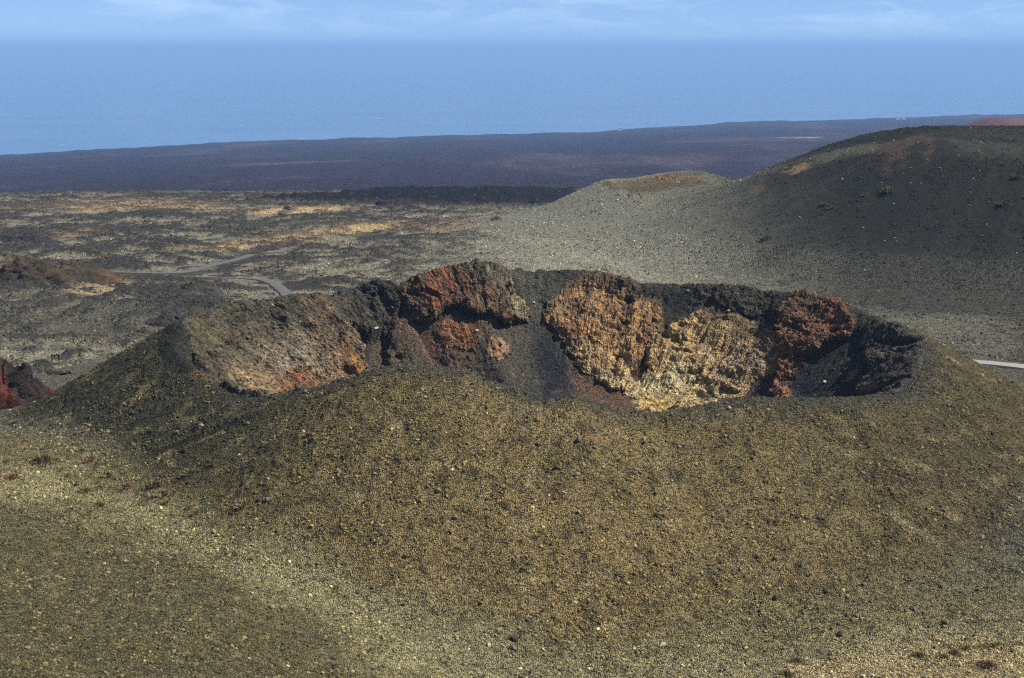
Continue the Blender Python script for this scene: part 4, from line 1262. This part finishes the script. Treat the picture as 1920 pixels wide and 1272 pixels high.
LABELS = set()
COLWORD = {'dark': 'dark', 'grey': 'grey', 'tan': 'tan', 'pale': 'cream', 'rust': 'rust brown'}
def many(P, sizes, kinds, marks, noun, group, most):
    n = 0
    for p, sz_ in sorted(zip(P, sizes), key=lambda t: -t[1]):
        if n >= most: break
        k = random.choice(kinds)
        a, b = pix(p)
        if not (5 < a < 1915 and 5 < b < 1267): continue
        nm, ma, mb = min(marks, key=lambda m: math.hypot(a - m[1], b - m[2]))
        dx, dy = a - ma, b - mb; d = math.hypot(dx, dy)
        far_ = 'just' if d < 60 else 'some way' if d < 130 else 'well' if d < 230 else 'far'
        if abs(dx) > 2.2 * abs(dy): where = 'left of' if dx < 0 else 'right of'
        elif abs(dy) > 2.2 * abs(dx): where = 'below' if dy > 0 else 'above'
        else: where = ('below and ' if dy > 0 else 'above and ') + ('left of' if dx < 0 else 'right of')
        lab = f"{COLWORD[k]} {noun} {far_} {where} {nm}"
        if lab in LABELS: continue
        LABELS.add(lab); n += 1
        put_stone(p, sz_, k, lab, group)
w = inview * (vs < -3) * facing * (vs > -66)
P, C, Nn, vi = sample(co, quads, col, 150, w)
many(P, rng.uniform(0.3, 0.6, 150), ['dark', 'dark', 'grey', 'grey', 'tan'],
     [('the lowest dip of the front rim', 1210, 775), ('the hump of the front rim', 740, 688), ('the left buttress', 500, 742), ('the crater\'s right end', 1690, 735), ('the right grass patch', 1740, 1215)],
     'lava block', 'lava blocks on the outer slope', 50)
w = inview * (vs > 2) * (1 - info['rock']) * sstep(-0.3, 0.1, np.sin(info['th']))
P, C, Nn, vi = sample(co, quads, col, 120, w)
many(P, rng.uniform(0.28, 0.6, 120), ['dark', 'grey', 'tan', 'rust', 'pale'],
     [('the red overhanging dome', 870, 560), ('the small pale lump', 932, 645), ('the orange crag', 1140, 610), ('the yellow rock face', 1280, 720), ('the red block', 1530, 610), ('the left buttress', 540, 650)],
     'rock fallen', 'fallen rocks inside the crater', 36)
w = gview * ginfo['nearm'] * (gd < 260) * (gd > 130)
P, C, Nn, vi = sample(gco, gq, gcol, 60, w)
many(P, rng.uniform(0.22, 0.42, 60), ['dark', 'grey', 'tan', 'tan'],
     [('the broadest olive shrub', 80, 868), ('the two stacked tussocks', 295, 920), ('the lower end of the pale hollow', 800, 1200)],
     'stone', 'stones on the near hillside', 18)
w = gview * (ginfo['onhill'] > 0.6) * (gco[:, 0] > 0.30 * gco[:, 1] - 30) * (gd < 660)
P, C, Nn, vi = sample(gco, gq, gcol, 140, w)
many(P, rng.uniform(0.22, 0.5, 140), ['pale', 'pale', 'grey', 'tan'],
     [('the largest olive shrub', 1664, 357), ('the touching pair of shrubs', 1552, 387), ('the lowest green shrub', 1437, 447), ('the far right green shrub', 1882, 380), ('the red gullies', 1690, 285)],
     'stone', 'pale stones on the dark hill', 24)

# ------------------------------------------------------------------ shrubs and tussocks
M_TWIG = simple_mat('dry_twigs', (0.06, 0.045, 0.03))
LEAF = {k: simple_mat('leaves_' + k, c, 0.85, 0.1) for k, c in {'olive': (0.150, 0.130, 0.058), 'tan': (0.25, 0.19, 0.10), 'rust': (0.20, 0.125, 0.068), 'green': (0.125, 0.130, 0.045), 'lime': (0.21, 0.195, 0.06)}.items()}
def tuft(seed, n, spread, wid, ln, up):
    r = np.random.default_rng(seed)
    V, F = [], []
    for i in range(n):
        a = r.uniform(0, 6.283); rr = abs(r.normal(0, spread)); el = r.uniform(up, 1.45)
        b = np.array([rr * math.cos(a), rr * math.sin(a), r.uniform(-0.03, 0.25) * (1 - min(rr, 1))])
        d = np.array([math.cos(a + r.normal(0, .5)) * math.cos(el), math.sin(a + r.normal(0, .5)) * math.cos(el), math.sin(el)])
        side = np.cross(d, r.normal(size=3)); side /= np.linalg.norm(side) + 1e-9
        l = ln * r.uniform(0.6, 1.15) * (1 - 0.45 * min(rr, 1)); w_ = wid * r.uniform(0.7, 1.3)
        k = len(V)
        m = b + d * l * 0.55 + np.array([0, 0, 0.04]); t = b + d * l + np.array([0, 0, -0.12 * math.cos(el)])
        V += [b - side * w_, b + side * w_, m + side * w_ * 0.8, m - side * w_ * 0.8, t + side * w_ * 0.15, t - side * w_ * 0.15]
        F += [(k, k + 1, k + 2, k + 3), (k + 3, k + 2, k + 4, k + 5)]
    return np.array(V), np.array(F)
TUFTS = []
for i in range(4):
    V, F = tuft(50 + i, 34, 0.22, 0.018, 0.62, 0.5); a = new_mesh('shrub', V, F, None, M_TWIG, smooth=False)
    V, F = tuft(70 + i, 260, 0.46, 0.030, 0.62, 0.35); b = new_mesh('foliage', V, F, None, LEAF['olive'], smooth=False)
    TUFTS.append((a, b))
def shrub(p, width, kind, label, group, flat=0.75):
    a, b = random.choice(TUFTS)
    o = link('shrub', a, None, label, 'shrub', group)
    f = link('foliage', b, parent=o)
    f.material_slots[0].link = 'OBJECT'; f.material_slots[0].material = LEAF[kind]
    o.location = (p[0], p[1], p[2] - 0.05)
    o.rotation_euler = (0, 0, random.uniform(0, 6.28))
    k = width / 1.3
    o.scale = (k, k, k * flat)
G1, G2, G3 = 'tussocks in the hollow by the left flank', 'tufts of grass in the bottom right corner', 'shrubs on the dark hill'
for px, py, w_, k, lab in [
    (80, 868, 44, 'olive', 'broadest olive brown shrub near the left edge, below the flank'),
    (169, 864, 30, 'tan', 'round tan shrub at the lower end of the dark gully'),
    (141, 816, 16, 'rust', 'small rust brown shrub up on the left flank'),
    (45, 830, 18, 'rust', 'small brown shrub by the left edge under the skyline of the flank'),
    (154, 846, 16, 'green', 'green tuft just above the round tan shrub'),
    (355, 889, 26, 'olive', 'olive tussock alone right of the dark gully'),
    (200, 893, 26, 'lime', 'pale yellow green tuft below the round tan shrub'),
    (126, 894, 22, 'tan', 'thin tan tuft below the broadest olive shrub'),
    (290, 914, 34, 'olive', 'upper of two olive tussocks stacked in mid hollow'),
    (302, 929, 28, 'tan', 'lower of two tussocks stacked in mid hollow'),
    (312, 943, 16, 'lime', 'small yellow green tuft under the two stacked tussocks'),
    (236, 915, 24, 'rust', 'low reddish tuft left of the two stacked tussocks'),
    (187, 949, 20, 'olive', 'olive tuft lowest on the near side of the hollow'),
    (160, 923, 24, 'olive', 'faint olive tuft at the crest of the near hillside'),
    (187, 916, 16, 'rust', 'small reddish tuft between two olive tufts on the crest'),
    (456, 949, 28, 'tan', 'tan tussock furthest into the hollow, beside a dark stone'),
    (367, 963, 16, 'rust', 'reddish tuft down in the pale hollow'),
    (361, 950, 14, 'lime', 'pale green tuft in the pale hollow'),
    (25, 897, 26, 'rust', 'rust coloured tuft at the very left edge'),
    (103, 748, 14, 'rust', 'orange brown shrub on the flank edge beside the red outcrop'),
    (28, 792, 18, 'tan', 'pinkish tan shrub where the flank meets the left edge'),
    (57, 797, 18, 'green', 'green shrub just inside the skyline of the left flank'),
    (286, 807, 13, 'green', 'green tuft at the upper end of the dark gully'),
    (304, 807, 13, 'tan', 'tan tuft at the upper end of the dark gully'),
    (165, 702, 10, 'olive', 'tiny olive tuft on the skyline of the left flank')]:
    shrub(on_world(px, py), w_ / FPX * 230 * 1.05, k, lab, G1, 0.85)
for px, py, w_, k, lab in [
    (1473, 1268, 26, 'olive', 'dark olive clump at the bottom edge, leftmost of the right grass'),
    (1493, 1240, 22, 'tan', 'tan clump just above the dark olive bottom clump'),
    (1721, 1232, 24, 'olive', 'pale olive clump in the middle of the right grass'),
    (1812, 1216, 20, 'lime', 'yellow clump left of the brightest green clump'),
    (1843, 1214, 18, 'tan', 'small tan clump touching the brightest green clump'),
    (1872, 1213, 26, 'lime', 'brightest yellow green clump near the right edge'),
    (1788, 1226, 24, 'rust', 'flat reddish clump below the yellow clump'),
    (1770, 1234, 22, 'rust', 'reddish clump between the pale olive and yellow clumps'),
    (1850, 1250, 30, 'rust', 'wide reddish clump lowest near the right edge'),
    (1908, 1210, 20, 'tan', 'tan clump at the very right edge')]:
    shrub(on_world(px, py), w_ / FPX * 180 * 1.05, k, lab, G2, 0.85)
for px, py, w_, k, lab in [
    (1664, 360, 22, 'olive', 'largest olive shrub in the middle of the dark hill'),
    (1622, 367, 9, 'rust', 'small reddish shrub left of the largest olive shrub'),
    (1545, 384, 12, 'rust', 'brown shrub, upper left of the touching pair'),
    (1560, 392, 13, 'olive', 'olive shrub, lower right of the touching pair'),
    (1437, 449, 16, 'green', 'green shrub lowest on the left side of the dark hill'),
    (1882, 384, 18, 'green', 'green shrub at the far right of the dark hill'),
    (1905, 333, 14, 'olive', 'olive shrub above the far right green shrub'),
    (1880, 309, 12, 'olive', 'small olive shrub highest on the right'),
    (1919, 372, 10, 'rust', 'reddish shrub cut by the right edge'),
    (1655, 290, 12, 'rust', 'brown shrub below the red gullies at the crest'),
    (1481, 318, 12, 'olive', 'dark shrub on the skyline above the small cinder cone'),
    (930, 412, 16, 'tan', 'pale straw shrub on the grey skirt left of the small cone')]:
    p = on_world(px, py, 380, 1000, ground0)
    shrub(p, w_ / FPX * p[1] * 1.1, k, lab, G3 if px > 1000 else None, 0.95)
